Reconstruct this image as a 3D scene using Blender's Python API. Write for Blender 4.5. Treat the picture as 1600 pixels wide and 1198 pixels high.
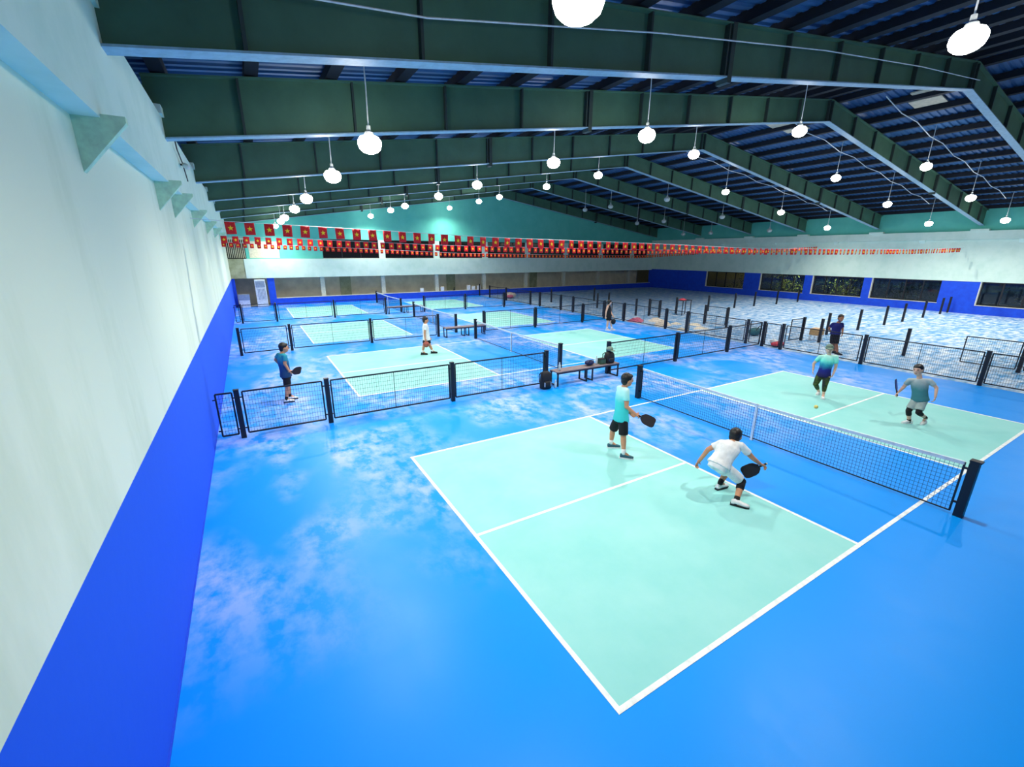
import bpy, bmesh, math, random
from mathutils import Vector, Matrix, Quaternion
R = math.radians
random.seed(7)
scene = bpy.context.scene
for o in list(bpy.data.objects): bpy.data.objects.remove(o, do_unlink=True)
col = scene.collection

# ------------------------------------------------------------------ camera
yaw, pitch, roll = 0.53468, 0.29053, 0.00334
cam_d = bpy.data.cameras.new('camera'); cam = bpy.data.objects.new('camera', cam_d); col.objects.link(cam)
cam_d.sensor_width = 36.0; cam_d.sensor_fit = 'HORIZONTAL'; cam_d.lens = 36.0 * 677.85 / 1600.0
cam_d.clip_start = 0.05; cam_d.clip_end = 300
fwd = Vector((math.sin(yaw)*math.cos(pitch), math.cos(yaw)*math.cos(pitch), -math.sin(pitch)))
rgt = Vector((math.cos(yaw), -math.sin(yaw), 0)); upv = rgt.cross(fwd)
r2 = rgt*math.cos(roll) + upv*math.sin(roll); u2 = -rgt*math.sin(roll) + upv*math.cos(roll)
mw = Matrix((( r2.x, u2.x, -fwd.x, -2.3075), (r2.y, u2.y, -fwd.y, -1.9906), (r2.z, u2.z, -fwd.z, 3.9239), (0,0,0,1)))
cam.matrix_world = mw
scene.camera = cam

# ------------------------------------------------------------------ world (night) and exposure
w = bpy.data.worlds.new('night'); scene.world = w; w.use_nodes = True
bg = w.node_tree.nodes['Background']; bg.inputs[0].default_value = (0.006, 0.010, 0.022, 1); bg.inputs[1].default_value = 1.0
scene.view_settings.view_transform = 'Standard'; scene.view_settings.look = 'None'
scene.view_settings.gamma = 1.0; scene.view_settings.use_curve_mapping = False
scene.view_settings.exposure = 0.64
LAMP_W = 520.0          # every hanging lamp
LAMP_COL = (1.0, 0.975, 0.86)
BULB_E = 30.0

# ------------------------------------------------------------------ materials
def lin(c):
    f = lambda v: v/12.92 if v <= .04045 else ((v+.055)/1.055)**2.4
    return (f(c[0]/255), f(c[1]/255), f(c[2]/255), 1)
MATS = {}
def mat(name, rgb, rough=.6, metal=0., noise=None, spec=.5, bump=None, emit=None):
    """noise=(scale, rgb2, lo, hi, stretch) mixes a second colour by a noise"""
    m = bpy.data.materials.new(name); m.use_nodes = True; nt = m.node_tree; b = nt.nodes['Principled BSDF']
    b.inputs['Base Color'].default_value = lin(rgb); b.inputs['Roughness'].default_value = rough
    b.inputs['Metallic'].default_value = metal; b.inputs['Specular IOR Level'].default_value = spec
    tc = nt.nodes.new('ShaderNodeTexCoord')
    if noise is None: noise = (9.0, tuple(max(0, v*.86) for v in rgb), .35, .75, (1,1,1))
    sc, c2, lo, hi, st = noise
    mp = nt.nodes.new('ShaderNodeMapping'); mp.inputs['Scale'].default_value = st
    n = nt.nodes.new('ShaderNodeTexNoise'); n.inputs['Scale'].default_value = sc; n.inputs['Detail'].default_value = 5
    n.inputs['Roughness'].default_value = .62
    cr = nt.nodes.new('ShaderNodeValToRGB'); cr.color_ramp.elements[0].position = lo; cr.color_ramp.elements[1].position = hi
    cr.color_ramp.elements[0].color = lin(rgb); cr.color_ramp.elements[1].color = lin(c2)
    nt.links.new(tc.outputs['Object'], mp.inputs[0]); nt.links.new(mp.outputs[0], n.inputs['Vector'])
    nt.links.new(n.outputs['Fac'], cr.inputs[0]); nt.links.new(cr.outputs[0], b.inputs['Base Color'])
    if bump:
        n2 = nt.nodes.new('ShaderNodeTexNoise'); n2.inputs['Scale'].default_value = bump[0]; n2.inputs['Detail'].default_value = 3
        bp = nt.nodes.new('ShaderNodeBump'); bp.inputs['Strength'].default_value = bump[1]; bp.inputs['Distance'].default_value = .01
        nt.links.new(tc.outputs['Object'], n2.inputs['Vector']); nt.links.new(n2.outputs['Fac'], bp.inputs['Height']); nt.links.new(bp.outputs[0], b.inputs['Normal'])
    if emit:
        b.inputs['Emission Color'].default_value = (emit[0], emit[1], emit[2], 1); b.inputs['Emission Strength'].default_value = emit[3]
    MATS[name] = m; return m
def gradmat(name, stops, axis=2, rough=.8):
    """colour print running up a garment (Generated coordinates)"""
    m = bpy.data.materials.new(name); m.use_nodes = True; nt = m.node_tree; b = nt.nodes['Principled BSDF']
    b.inputs['Roughness'].default_value = rough
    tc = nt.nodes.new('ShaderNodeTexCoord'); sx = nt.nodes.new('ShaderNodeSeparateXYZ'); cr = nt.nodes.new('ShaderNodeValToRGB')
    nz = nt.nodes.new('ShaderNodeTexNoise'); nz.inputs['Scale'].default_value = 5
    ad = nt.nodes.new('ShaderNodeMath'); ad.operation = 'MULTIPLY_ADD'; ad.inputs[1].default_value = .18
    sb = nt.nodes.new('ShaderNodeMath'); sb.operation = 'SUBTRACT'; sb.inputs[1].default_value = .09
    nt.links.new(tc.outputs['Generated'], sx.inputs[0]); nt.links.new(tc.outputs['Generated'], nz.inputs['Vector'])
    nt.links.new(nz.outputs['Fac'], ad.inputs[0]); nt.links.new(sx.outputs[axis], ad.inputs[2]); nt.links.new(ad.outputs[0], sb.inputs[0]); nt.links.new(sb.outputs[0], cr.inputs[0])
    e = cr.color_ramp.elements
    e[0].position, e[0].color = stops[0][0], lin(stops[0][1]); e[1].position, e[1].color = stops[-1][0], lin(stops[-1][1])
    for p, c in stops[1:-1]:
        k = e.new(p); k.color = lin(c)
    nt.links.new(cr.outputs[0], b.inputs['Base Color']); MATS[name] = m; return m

def floormat(name, base, wear_glare, scale, lo, hi, stretch, rough=(.3, .55), fine=None):
    """painted floor with large cloudy patches, worn and whitened with painted glare, broken up by a finer scuff noise"""
    m = bpy.data.materials.new(name); m.use_nodes = True; nt = m.node_tree; b = nt.nodes['Principled BSDF']; L = nt.links.new; N = nt.nodes.new
    tc = N('ShaderNodeTexCoord'); mp = N('ShaderNodeMapping'); mp.inputs['Scale'].default_value = stretch; L(tc.outputs['Object'], mp.inputs[0])
    n1 = N('ShaderNodeTexNoise'); n1.inputs['Scale'].default_value = scale; n1.inputs['Detail'].default_value = 2; n1.inputs['Distortion'].default_value = .6
    n2 = N('ShaderNodeTexNoise'); n2.inputs['Scale'].default_value = scale*7; n2.inputs['Detail'].default_value = 6; n2.inputs['Roughness'].default_value = .65
    L(mp.outputs[0], n1.inputs['Vector']); L(mp.outputs[0], n2.inputs['Vector'])
    r1 = N('ShaderNodeMapRange'); r1.inputs[1].default_value = lo; r1.inputs[2].default_value = hi; L(n1.outputs['Fac'], r1.inputs[0])
    r2_ = N('ShaderNodeMapRange'); r2_.inputs[1].default_value = .40; r2_.inputs[2].default_value = .62; L(n2.outputs['Fac'], r2_.inputs[0])
    mu = N('ShaderNodeMath'); mu.operation = 'MULTIPLY'; L(r1.outputs[0], mu.inputs[0]); L(r2_.outputs[0], mu.inputs[1])
    if fine:      # the scuffed part of the hall: fades out towards the near end
        sp = N('ShaderNodeSeparateXYZ'); L(tc.outputs['Object'], sp.inputs[0])
        r3 = N('ShaderNodeMapRange'); r3.inputs[1].default_value = fine[0]; r3.inputs[2].default_value = fine[1]; L(sp.outputs[1], r3.inputs[0])
        m3 = N('ShaderNodeMath'); m3.operation = 'MULTIPLY'; L(mu.outputs[0], m3.inputs[0]); L(r3.outputs[0], m3.inputs[1]); mu = m3
    mx = N('ShaderNodeMix'); mx.data_type = 'RGBA'; mx.inputs[6].default_value = lin(base); mx.inputs[7].default_value = lin(wear_glare)
    L(mu.outputs[0], mx.inputs[0]); L(mx.outputs[2], b.inputs['Base Color'])
    rr = N('ShaderNodeMapRange'); rr.inputs[3].default_value = rough[0]; rr.inputs[4].default_value = rough[1]; L(n2.outputs['Fac'], rr.inputs[0]); L(rr.outputs[0], b.inputs['Roughness'])
    bp = N('ShaderNodeBump'); bp.inputs['Strength'].default_value = .12; bp.inputs['Distance'].default_value = .01; L(n2.outputs['Fac'], bp.inputs['Height']); L(bp.outputs[0], b.inputs['Normal'])
    b.inputs['Specular IOR Level'].default_value = .2
    MATS[name] = m; return m
floormat('floor_blue', (0, 146, 246), (168, 188, 250), .42, .40, .62, (1, .7, 1), (.30, .5), (1.6, 4.2))
floormat('floor_bare', (70, 150, 210), (222, 232, 246), .5, .2, .42, (.45, 1.1, 1), (.3, .5))  # worn streaks whitened further, with the glare on this floor in their colour
mat('court', (134, 208, 206), .6, noise=(.9, (152, 216, 214), .35, .7, (1,1,1)))
mat('line_white', (246, 250, 250), .6)
# left wall: blue dado below, pale plaster above with damp streaks
def wallmat(name, pale, blue, zsplit, stain):
    m = bpy.data.materials.new(name); m.use_nodes = True; nt = m.node_tree; b = nt.nodes['Principled BSDF']; L = nt.links.new; N = nt.nodes.new
    tc = N('ShaderNodeTexCoord'); sx = N('ShaderNodeSeparateXYZ'); L(tc.outputs['Object'], sx.inputs[0])
    gt = N('ShaderNodeMath'); gt.operation = 'GREATER_THAN'; gt.inputs[1].default_value = zsplit; L(sx.outputs[2], gt.inputs[0])
    mp = N('ShaderNodeMapping'); mp.inputs['Scale'].default_value = (1, 1, .28); L(tc.outputs['Object'], mp.inputs[0])
    n = N('ShaderNodeTexNoise'); n.inputs['Scale'].default_value = 1.1; n.inputs['Detail'].default_value = 6; n.inputs['Roughness'].default_value = .6; L(mp.outputs[0], n.inputs['Vector'])
    cr = N('ShaderNodeValToRGB'); cr.color_ramp.elements[0].position = .5; cr.color_ramp.elements[1].position = .78
    cr.color_ramp.elements[0].color = lin(pale); cr.color_ramp.elements[1].color = lin(stain); L(n.outputs['Fac'], cr.inputs[0])
    mx = N('ShaderNodeMix'); mx.data_type = 'RGBA'; mx.inputs[6].default_value = lin(blue); L(gt.outputs[0], mx.inputs[0]); L(cr.outputs[0], mx.inputs[7]); L(mx.outputs[2], b.inputs['Base Color'])
    n2 = N('ShaderNodeTexNoise'); n2.inputs['Scale'].default_value = 6; n2.inputs['Detail'].default_value = 5; L(tc.outputs['Object'], n2.inputs['Vector'])
    bp = N('ShaderNodeBump'); bp.inputs['Strength'].default_value = .18; bp.inputs['Distance'].default_value = .02; L(n2.outputs['Fac'], bp.inputs['Height']); L(bp.outputs[0], b.inputs['Normal'])
    b.inputs['Roughness'].default_value = .75
    MATS[name] = m; return m
wallmat('wall_split', (228, 236, 216), (0, 82, 228), 2.03, (204, 216, 190))
mat('wall_blue', (0, 80, 224), .65, noise=(3, (0, 62, 205), .3, .7, (1,1,1)))
mat('plaster', (212, 234, 224), .8, noise=(1.3, (190, 220, 208), .45, .8, (1,1,1)))
mat('plaster_teal', (104, 200, 186), .8, noise=(.8, (84, 186, 172), .3, .75, (1,1,1)))
mat('plaster_mint', (204, 236, 206), .8)
mat('corridor_wall', (238, 230, 208), .85, noise=(1.2, (206, 198, 178), .3, .7, (1,1,1)))
mat('column_pale', (205, 205, 190), .8)
mat('cream', (226, 222, 196), .8)
mat('stain_wall', (176, 180, 150), .85, noise=(2.2, (140, 146, 116), .35, .7, (1,1,1)))
mat('steel_web', (74, 116, 94), .6, noise=(1.2, (62, 98, 78), .3, .7, (1,1,1)))
mat('steel_flange_lit', (150, 182, 200), .5)  # bottom flange only: bounce light from the floor put into its paler colour
mat('stiffener', (46, 62, 60), .7)
mat('roof_sheet', (44, 92, 140), .55, noise=(.7, (36, 78, 124), .3, .7, (1,1,1)))
mat('purlin', (10, 16, 30), .8)
mat('roof_glint', (222, 200, 172), .7)
mat('navy_steel', (10, 10, 26), .45)
mat('wire', (14, 18, 44), .5)
mat('net_cord', (14, 52, 130), .7)
mat('white_tape', (240, 244, 246), .7)
mat('dark_glass', (6, 8, 14), .12, spec=.5)
mat('dark_void', (5, 5, 8), .9)
mat('frame_dark', (22, 20, 30), .5)
mat('sill', (226, 226, 214), .7)
mat('flag_red', (226, 14, 30), .7)
mat('flag_gold', (255, 214, 40), .7)
mat('cord', (220, 224, 228), .7)
mat('white_plastic', (236, 240, 244), .4)
mat('grey_plastic', (150, 166, 190), .5)
mat('lamp_body', (190, 196, 200), .4, metal=.3)
mat('bulb', (255, 255, 250), .5, emit=(LAMP_COL[0], LAMP_COL[1], LAMP_COL[2], BULB_E))
mat('bulb_off', (200, 206, 206), .4)
mat('skin', (214, 150, 112), .6); mat('skin_pale', (236, 186, 160), .6); mat('skin_dark', (176, 116, 84), .6)
mat('hair', (14, 9, 12), .5); mat('eye', (16, 12, 12), .3); mat('lips', (150, 74, 66), .6)
mat('cloth_white', (244, 244, 242), .85); mat('cloth_black', (12, 11, 18), .85); mat('cloth_navy', (14, 22, 104), .85)
mat('cloth_grey', (168, 182, 178), .85); mat('rubber', (20, 26, 30), .7); mat('shoe_white', (244, 244, 244), .6); mat('shoe_teal', (40, 92, 110), .6); mat('shoe_black', (22, 24, 30), .6)
mat('paddle_face', (14, 12, 26), .55); mat('paddle_edge', (220, 220, 200), .5); mat('paddle_blue', (24, 60, 170), .5)
mat('ball_brown', (168, 84, 70), .7); mat('ball_yellow', (244, 220, 110), .6)
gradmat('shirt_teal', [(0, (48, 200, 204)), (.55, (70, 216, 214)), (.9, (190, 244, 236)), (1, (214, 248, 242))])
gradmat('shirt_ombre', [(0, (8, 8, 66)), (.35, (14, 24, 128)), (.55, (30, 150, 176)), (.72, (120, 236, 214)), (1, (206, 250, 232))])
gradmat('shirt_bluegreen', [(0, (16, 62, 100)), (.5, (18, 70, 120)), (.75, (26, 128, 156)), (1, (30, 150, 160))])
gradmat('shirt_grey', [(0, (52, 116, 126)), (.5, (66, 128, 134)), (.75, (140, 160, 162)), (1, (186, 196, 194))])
mat('trouser_green', (66, 84, 26), .85, noise=(7, (14, 22, 30), .4, .6, (1,1,1)))
mat('bench_wood', (146, 128, 130), .7, noise=(5, (112, 98, 104), .35, .65, (1,12,12)))
mat('bag_black', (16, 16, 22), .7); mat('bag_blue', (20, 34, 84), .7); mat('bag_teal', (34, 110, 120), .7); mat('bag_red', (206, 60, 80), .7)
mat('cap_green', (110, 134, 120), .8); mat('box_green', (60, 92, 72), .7); mat('bottle_clear', (206, 224, 230), .15); mat('paper', (238, 226, 206), .8); mat('tan', (206, 164, 110), .8)
mat('pink_cloth', (214, 110, 140), .85); mat('beige_cloth', (238, 224, 206), .85)
mat('leaf', (120, 140, 60), .6); mat('leaf_dark', (44, 66, 30), .6); mat('stem', (80, 62, 40), .8); mat('ground_out', (60, 60, 48), .9); mat('outer_wall', (196, 178, 120), .8)

# ------------------------------------------------------------------ mesh helpers
class MB:
    def __init__(s): s.v = []; s.f = []
    def add(s, vs, fs):
        k = len(s.v); s.v += [tuple(p) for p in vs]; s.f += [tuple(i+k for i in f) for f in fs]; return s
    def box(s, x0, y0, z0, x1, y1, z1):
        return s.add([(x0,y0,z0),(x1,y0,z0),(x1,y1,z0),(x0,y1,z0),(x0,y0,z1),(x1,y0,z1),(x1,y1,z1),(x0,y1,z1)],
                     [(0,3,2,1),(4,5,6,7),(0,1,5,4),(1,2,6,5),(2,3,7,6),(3,0,4,7)])
    def hexa(s, pts):   # 8 points: bottom 4 then top 4
        return s.add(pts, [(0,3,2,1),(4,5,6,7),(0,1,5,4),(1,2,6,5),(2,3,7,6),(3,0,4,7)])
    def bar(s, a, b, wx, wz=None):
        """square bar from a to b"""
        a = Vector(a); b = Vector(b); d = (b-a).normalized(); wz = wz or wx
        ref = Vector((0,0,1)) if abs(d.z) < .95 else Vector((1,0,0))
        n = d.cross(ref).normalized()*wx/2; m = n.cross(d).normalized()*wz/2
        return s.hexa([a-n-m, a+n-m, a+n+m, a-n+m, b-n-m, b+n-m, b+n+m, b-n+m])
    def tube(s, pts, rad, seg=8, cap=True):
        pts = [Vector(p) for p in pts]; n = len(pts); rs = rad if isinstance(rad, (list, tuple)) else [rad]*n
        k = len(s.v); prev = None
        for i, p in enumerate(pts):
            d = (pts[min(i+1, n-1)] - pts[max(i-1, 0)]).normalized()
            if prev is None:
                ref = Vector((0,0,1)) if abs(d.z) < .9 else Vector((1,0,0)); u = d.cross(ref).normalized()
            else: u = (prev - d*prev.dot(d)).normalized()
            prev = u; vv = d.cross(u)
            for j in range(seg):
                a = 2*math.pi*j/seg; s.v.append(tuple(p + (u*math.cos(a) + vv*math.sin(a))*rs[i]))
        for i in range(n-1):
            for j in range(seg):
                a = k+i*seg+j; b = k+i*seg+(j+1) % seg; s.f.append((a, b, b+seg, a+seg))
        if cap:
            s.f.append(tuple(k+j for j in reversed(range(seg)))); s.f.append(tuple(k+(n-1)*seg+j for j in range(seg)))
        return s
    def lathe(s, prof, c=(0,0,0), seg=16):
        """prof: (r, z) list"""
        k = len(s.v)
        for r, z in prof:
            for j in range(seg):
                a = 2*math.pi*j/seg; s.v.append((c[0]+r*math.cos(a), c[1]+r*math.sin(a), c[2]+z))
        for i in range(len(prof)-1):
            for j in range(seg):
                a = k+i*seg+j; b = k+i*seg+(j+1) % seg; s.f.append((a, b, b+seg, a+seg))
        s.f.append(tuple(k+j for j in reversed(range(seg)))); s.f.append(tuple(k+(len(prof)-1)*seg+j for j in range(seg)))
        return s
    def prism(s, poly, origin, ax, ay, th):
        """extrude 2D poly (in axes ax, ay) by th along ax x ay, centred"""
        o = Vector(origin); ax = Vector(ax).normalized(); ay = Vector(ay).normalized(); n = ax.cross(ay)*th/2; k = len(s.v); m = len(poly)
        for sg in (-1, 1):
            for x, y in poly: s.v.append(tuple(o + ax*x + ay*y + n*sg))
        s.f.append(tuple(k+i for i in reversed(range(m)))); s.f.append(tuple(k+m+i for i in range(m)))
        for i in range(m): j = (i+1) % m; s.f.append((k+i, k+j, k+m+j, k+m+i))
        return s
    def ell(s, c, rx, ry, rz, frame=None, seg=16, rings=10):
        c = Vector(c); F = frame or (Vector((1,0,0)), Vector((0,1,0)), Vector((0,0,1))); k = len(s.v)
        for i in range(1, rings):
            t = math.pi*i/rings
            for j in range(seg):
                a = 2*math.pi*j/seg
                s.v.append(tuple(c + F[0]*rx*math.sin(t)*math.cos(a) + F[1]*ry*math.sin(t)*math.sin(a) + F[2]*rz*math.cos(t)))
        s.v.append(tuple(c + F[2]*rz)); s.v.append(tuple(c - F[2]*rz)); T = len(s.v)-2; B = T+1
        for i in range(rings-2):
            for j in range(seg):
                a = k+i*seg+j; b = k+i*seg+(j+1) % seg; s.f.append((a, a+seg, b+seg, b))
        for j in range(seg):
            s.f.append((T, k+j, k+(j+1) % seg)); e = k+(rings-2)*seg; s.f.append((B, e+(j+1) % seg, e+j))
        return s
    def mesh(s, name, m, off=(0,0,0), smooth=False):
        me = bpy.data.meshes.new(name); o = Vector(off)
        me.from_pydata([tuple(Vector(p)-o) for p in s.v], [], s.f); me.materials.append(MATS[m] if isinstance(m, str) else m)
        bm = bmesh.new(); bm.from_mesh(me); bmesh.ops.recalc_face_normals(bm, faces=bm.faces); bm.to_mesh(me); bm.free()
        if smooth: me.polygons.foreach_set('use_smooth', [True]*len(me.polygons))
        me.update(); return me
    def build(s, name, m, parent=None, off=None, smooth=False):
        """verts are world coordinates; the object sits at off (top level) or at the parent's origin (child)"""
        if parent is not None:
            wl = wloc(parent); me = s.mesh(name, m, wl, smooth); o = bpy.data.objects.new(name, me); o.parent = parent
        else:
            if off is None:
                xs = [p[0] for p in s.v]; ys = [p[1] for p in s.v]; zs = [p[2] for p in s.v]
                off = ((min(xs)+max(xs))/2, (min(ys)+max(ys))/2, min(zs))
            me = s.mesh(name, m, off, smooth); o = bpy.data.objects.new(name, me); o.location = off
        col.objects.link(o); return o
def wloc(o):
    v = Vector((0,0,0))
    while o is not None: v = v + o.location; o = o.parent
    return v
def tag(o, label=None, cat=None, group=None, kind=None):
    if label: o['label'] = label
    if cat: o['category'] = cat
    if group: o['group'] = group
    if kind: o['kind'] = kind
    return o
def empty(name, loc, label=None, cat=None, group=None, kind=None):
    o = bpy.data.objects.new(name, None); o.location = loc; o.empty_display_size = .2; col.objects.link(o)
    return tag(o, label, cat, group, kind)
def inst(me, name, parent, loc, rot=None, scale=None):
    o = bpy.data.objects.new(name, me); o.parent = parent; o.location = Vector(loc) - (wloc(parent) if parent else Vector((0,0,0)))
    if rot: o.rotation_euler = rot
    if scale: o.scale = scale
    col.objects.link(o); return o
ORD = ['first','second','third','fourth','fifth','sixth','seventh','eighth','ninth','tenth','eleventh','twelfth']

# ------------------------------------------------------------------ dimensions
XL, XR, YF, YB = -3.42, 40.7, 37.0, -9.0        # left wall, right wall, far wall, back wall
RX = 18.65                                      # ridge
CL, CW, CK, CN = 13.41, 5.841, 2.172, 6.7595    # court length, width, kitchen, net
COURTS = [(0.0, 0.0), (-.06, 10.368), (-.18, 19.17), (-.19, 28.66)]
def zroof(x): return 9.85 - .1365*abs(x-RX)
def zbot(x): return 9.07 - .1464*abs(x-RX)

# ------------------------------------------------------------------ floor, courts, lines
fl = MB().box(XL, YB, -.2, 17.0, YF, 0).build('floor', 'floor_blue', off=(0,0,0)); tag(fl, kind='structure')
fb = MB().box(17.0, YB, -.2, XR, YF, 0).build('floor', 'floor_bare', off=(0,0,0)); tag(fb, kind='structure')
LW = .055
def court(dx, dy):
    for x0, x1 in ((0, CN-CK), (CN+CK, CL)):
        MB().box(dx+x0, dy, 0, dx+x1, dy+CW, .002).build('court_paint', 'court', fl)
    def ln(x0, y0, x1, y1): MB().box(dx+x0, dy+y0, 0, dx+x1, dy+y1, .004).build('court_line', 'line_white', fl)
    h = LW/2
    ln(-h, -h, CL+h, h); ln(-h, CW-h, CL+h, CW+h)
    for x in (0, CN-CK, CN+CK, CL): ln(x-h, h, x+h, CW-h)
    ln(h, CW/2-h, CN-CK-h, CW/2+h); ln(CN+CK+h, CW/2-h, CL-h, CW/2+h)
for c in COURTS: court(*c)

# ------------------------------------------------------------------ left wall: dado, cornice beam, corbels
wl = MB().box(XL-.25, YB, 0, XL, YF+3, 6.2).build('wall_left', 'wall_split', off=(0,0,0)); tag(wl, kind='structure')
MB().box(XL, YB, 5.05, XL+.2, YF, 6.2).build('cornice_beam', 'plaster', wl)
for y in (3.58, 7.74, 9.67, 13.77, 18.96, 24.2, 29.5):
    MB().prism([(0,4.60),(.37,5.03),(.37,5.08),(0,5.08)], (XL, y, 0), (1,0,0), (0,0,1), .09).build('corbel', 'plaster_mint', wl)
for y in (4.45, 8.6, 14.4, 19.8, 24.8, 30.4):
    MB().box(XL, y-.3, 6.2, XL+.24, y+.3, 6.34).build('column_cap', 'plaster', wl)
MB().box(XL, YB, 0, XL+.015, YF, .02).build('baseboard_left', 'wall_blue', wl)

# ------------------------------------------------------------------ far wall (gable) with windows, beam, corridor
wf = empty('wall_far', (0, YF, 0), kind='structure')
W = .25
# bays
PIL = [2.87, 7.8, 12.75, 17.7, 22.6, 27.5, 32.4, 37.3]
bays = [(3.1, 7.58)] + [(PIL[i]+.3, PIL[i+1]-.28) for i in range(1, 7)] + [(PIL[7]+.3, 39.8)]
# gable piece above the windows
MB().prism([(XL,5.0),(XR,5.0),(XR,zroof(XR)),(RX,zroof(RX)),(XL,zroof(XL))], (0, YF+W/2, 0), (1,0,0), (0,0,1), W).build('gable', 'plaster_teal', wf)
xs = [XL+1.2] + [v for b in bays for v in b] + [XR]
MB().box(XL+1.2, YF, 3.5, 3.1, YF+W, 5.0).build('wall_panel', 'plaster_teal', wf)
for i in range(len(bays)-1): MB().box(bays[i][1], YF, 3.5, bays[i+1][0], YF+W, 5.0).build('pillar', 'plaster', wf)
MB().box(bays[-1][1], YF, 3.5, XR, YF+W, 5.0).build('pillar', 'plaster_teal', wf)
MB().box(XL+1.0, YF-.12, 2.08, XR, YF+W, 3.5).build('beam', 'plaster', wf)
MB().box(XL, YF-.08, 2.08, XL+1.0, YF+W, 3.5).build('stained_panel', 'stain_wall', wf)
MB().box(-2.0, YF-.02, 3.56, -.0, YF, 4.75).build('cream_panel', 'cream', wf)
# louvre vents in the corner
for x0 in (XL+.05, XL+.62):
    MB().box(x0-.05, YF+.06, 3.5, x0+.57, YF+W, 5.0).build('vent_back', 'dark_void', wf)
    for k in range(5): MB().box(x0+.02+k*.115, YF-.02, 3.56, x0+.065+k*.115, YF+.06, 4.85).build('slat', 'cream', wf)
MB().box(XL, YF, 4.85, XL+1.2, YF+W, 5.0).build('vent_head', 'cream', wf)
# windows of the upper floor
def upper_window(i, x0, x1):
    o = empty('window_%d' % i, ((x0+x1)/2, YF+.1, 3.5), kind='structure')
    MB().box(x0, YF+.14, 3.5, x1, YF+.16, 5.0).build('pane', 'dark_glass', o)
    fr = MB().box(x0, YF+.1, 3.5, x1, YF+.19, 3.58).box(x0, YF+.1, 4.93, x1, YF+.19, 5.0).box(x0, YF+.1, 3.5, x0+.06, YF+.19, 5.0).box(x1-.06, YF+.1, 3.5, x1, YF+.19, 5.0)
    fr.build('window_frame', 'frame_dark', o)
    n = max(1, round((x1-x0)/1.5))
    for k in range(1, n): x = x0+(x1-x0)*k/n; MB().box(x-.03, YF+.1, 3.58, x+.03, YF+.19, 4.93).build('mullion', 'frame_dark', o)
    MB().box(x0, YF-.03, 3.46, x1, YF+.1, 3.52).build('window_sill', 'sill', o)
for i, b in enumerate(bays): upper_window(i+1, *b)
# corridor under the beam
MB().box(-.62, YF, 0, XR, YF+.15, .52).build('low_wall', 'wall_blue', wf)
MB().box(-.62, YF-.02, .52, XR, YF+.17, .56).build('low_wall_top', 'sill', wf)
MB().box(-1.1, YF-.02, 0, -.62, YF+W, 2.08).build('blue_pier', 'wall_blue', wf)
MB().box(XL, YF, 0, XL+.2, YF+W, 2.08).build('blue_pier', 'wall_blue', wf)
for x in PIL: MB().box(x-.16, YF+.2, 0, x+.16, YF+.5, 2.6).build('column', 'column_pale', wf)
for x in (4.6, 14.6, 24.4): MB().box(x-.05, YF+2.2, 0, x+.85, YF+2.33, 2.0).build('door_leaf', 'stain_wall', wf)
wc = MB().box(XL, YF+2.3, 0, XR, YF+2.5, 3.4).build('wall_corridor', 'corridor_wall', off=(0,0,0)); tag(wc, kind='structure')
cc = MB().box(XL, YF, 2.9, XR, YF+2.5, 3.0).build('ceiling', 'corridor_wall', off=(0,0,0)); tag(cc, kind='structure')
cf = MB().box(XL, YF, -.2, XR, YF+2.5, 0).build('floor', 'corridor_wall', off=(0,0,0)); tag(cf, kind='structure')

# ------------------------------------------------------------------ right wall with windows
wr = empty('wall_right', (XR, 10, 0), kind='structure')
WIN = [(24.8, 29.1), (19.1, 23.1), (14.6, 18.4), (9.84, 14.0), (3.6, 7.8), (-1.6, 2.6)]
ys = sorted(WIN); T = .3
prev = YB
for y0, y1 in ys:
    MB().box(XR, prev, .6, XR+T, y0, 2.18).build('wall_pier', 'wall_blue', wr); prev = y1
MB().box(XR, prev, .6, XR+T, YF+.3, 2.18).build('wall_pier', 'wall_blue', wr)
MB().box(XR, YB, 0, XR+T, YF+.3, .6).build('low_wall', 'wall_blue', wr)
MB().box(XR-.05, YB, 2.18, XR+T, YF+.3, 4.95).build('wall_band', 'plaster', wr)
MB().box(XR-.22, YB, 4.95, XR+T, YF, 5.5).build('ring_beam', 'plaster', wr)
MB().box(XR, YB, 5.5, XR+T, YF+.3, 6.95).build('wall_top', 'plaster_teal', wr)
for y in (4.45, 8.6, 14.4, 19.8, 24.8, 30.4):
    MB().box(XR-.3, y-.45, 5.5, XR, y+.45, 5.62).build('column_cap', 'plaster', wr)
for y in (2.5, 6.5, 11.5, 17.1, 22.3, 27.6, 33):
    MB().prism([(0,4.95),(-.18,4.95),(0,4.72)], (XR-.05, y, 0), (1,0,0), (0,0,1), .35).build('corbel', 'plaster', wr)
def side_window(i, y0, y1):
    o = empty('window_%d' % i, (XR, (y0+y1)/2, .6), kind='structure')
    MB().box(XR+.2, y0, .6, XR+.215, y1, 2.18).build('pane', 'window_glass', o)
    fr = MB().box(XR+.17, y0, .6, XR+.25, y1, .67).box(XR+.17, y0, 2.11, XR+.25, y1, 2.18).box(XR+.17, y0, .6, XR+.25, y0+.06, 2.18).box(XR+.17, y1-.06, .6, XR+.25, y1, 2.18)
    fr.build('window_frame', 'frame_dark', o)
    for k in (1, 2, 3): y = y0+(y1-y0)*k/4; MB().box(XR+.17, y-.035, .67, XR+.25, y+.035, 2.11).build('mullion', 'frame_dark', o)
    MB().box(XR-.03, y0-.04, .585, XR+.17, y1+.04, .615).build('window_sill', 'sill', o)
    MB().box(XR-.006, y1-.005, .615, XR+.17, y1+.05, 2.18).build('jamb_trim', 'sill', o)
gm = bpy.data.materials.new('window_glass'); gm.use_nodes = True; MATS['window_glass'] = gm
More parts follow.
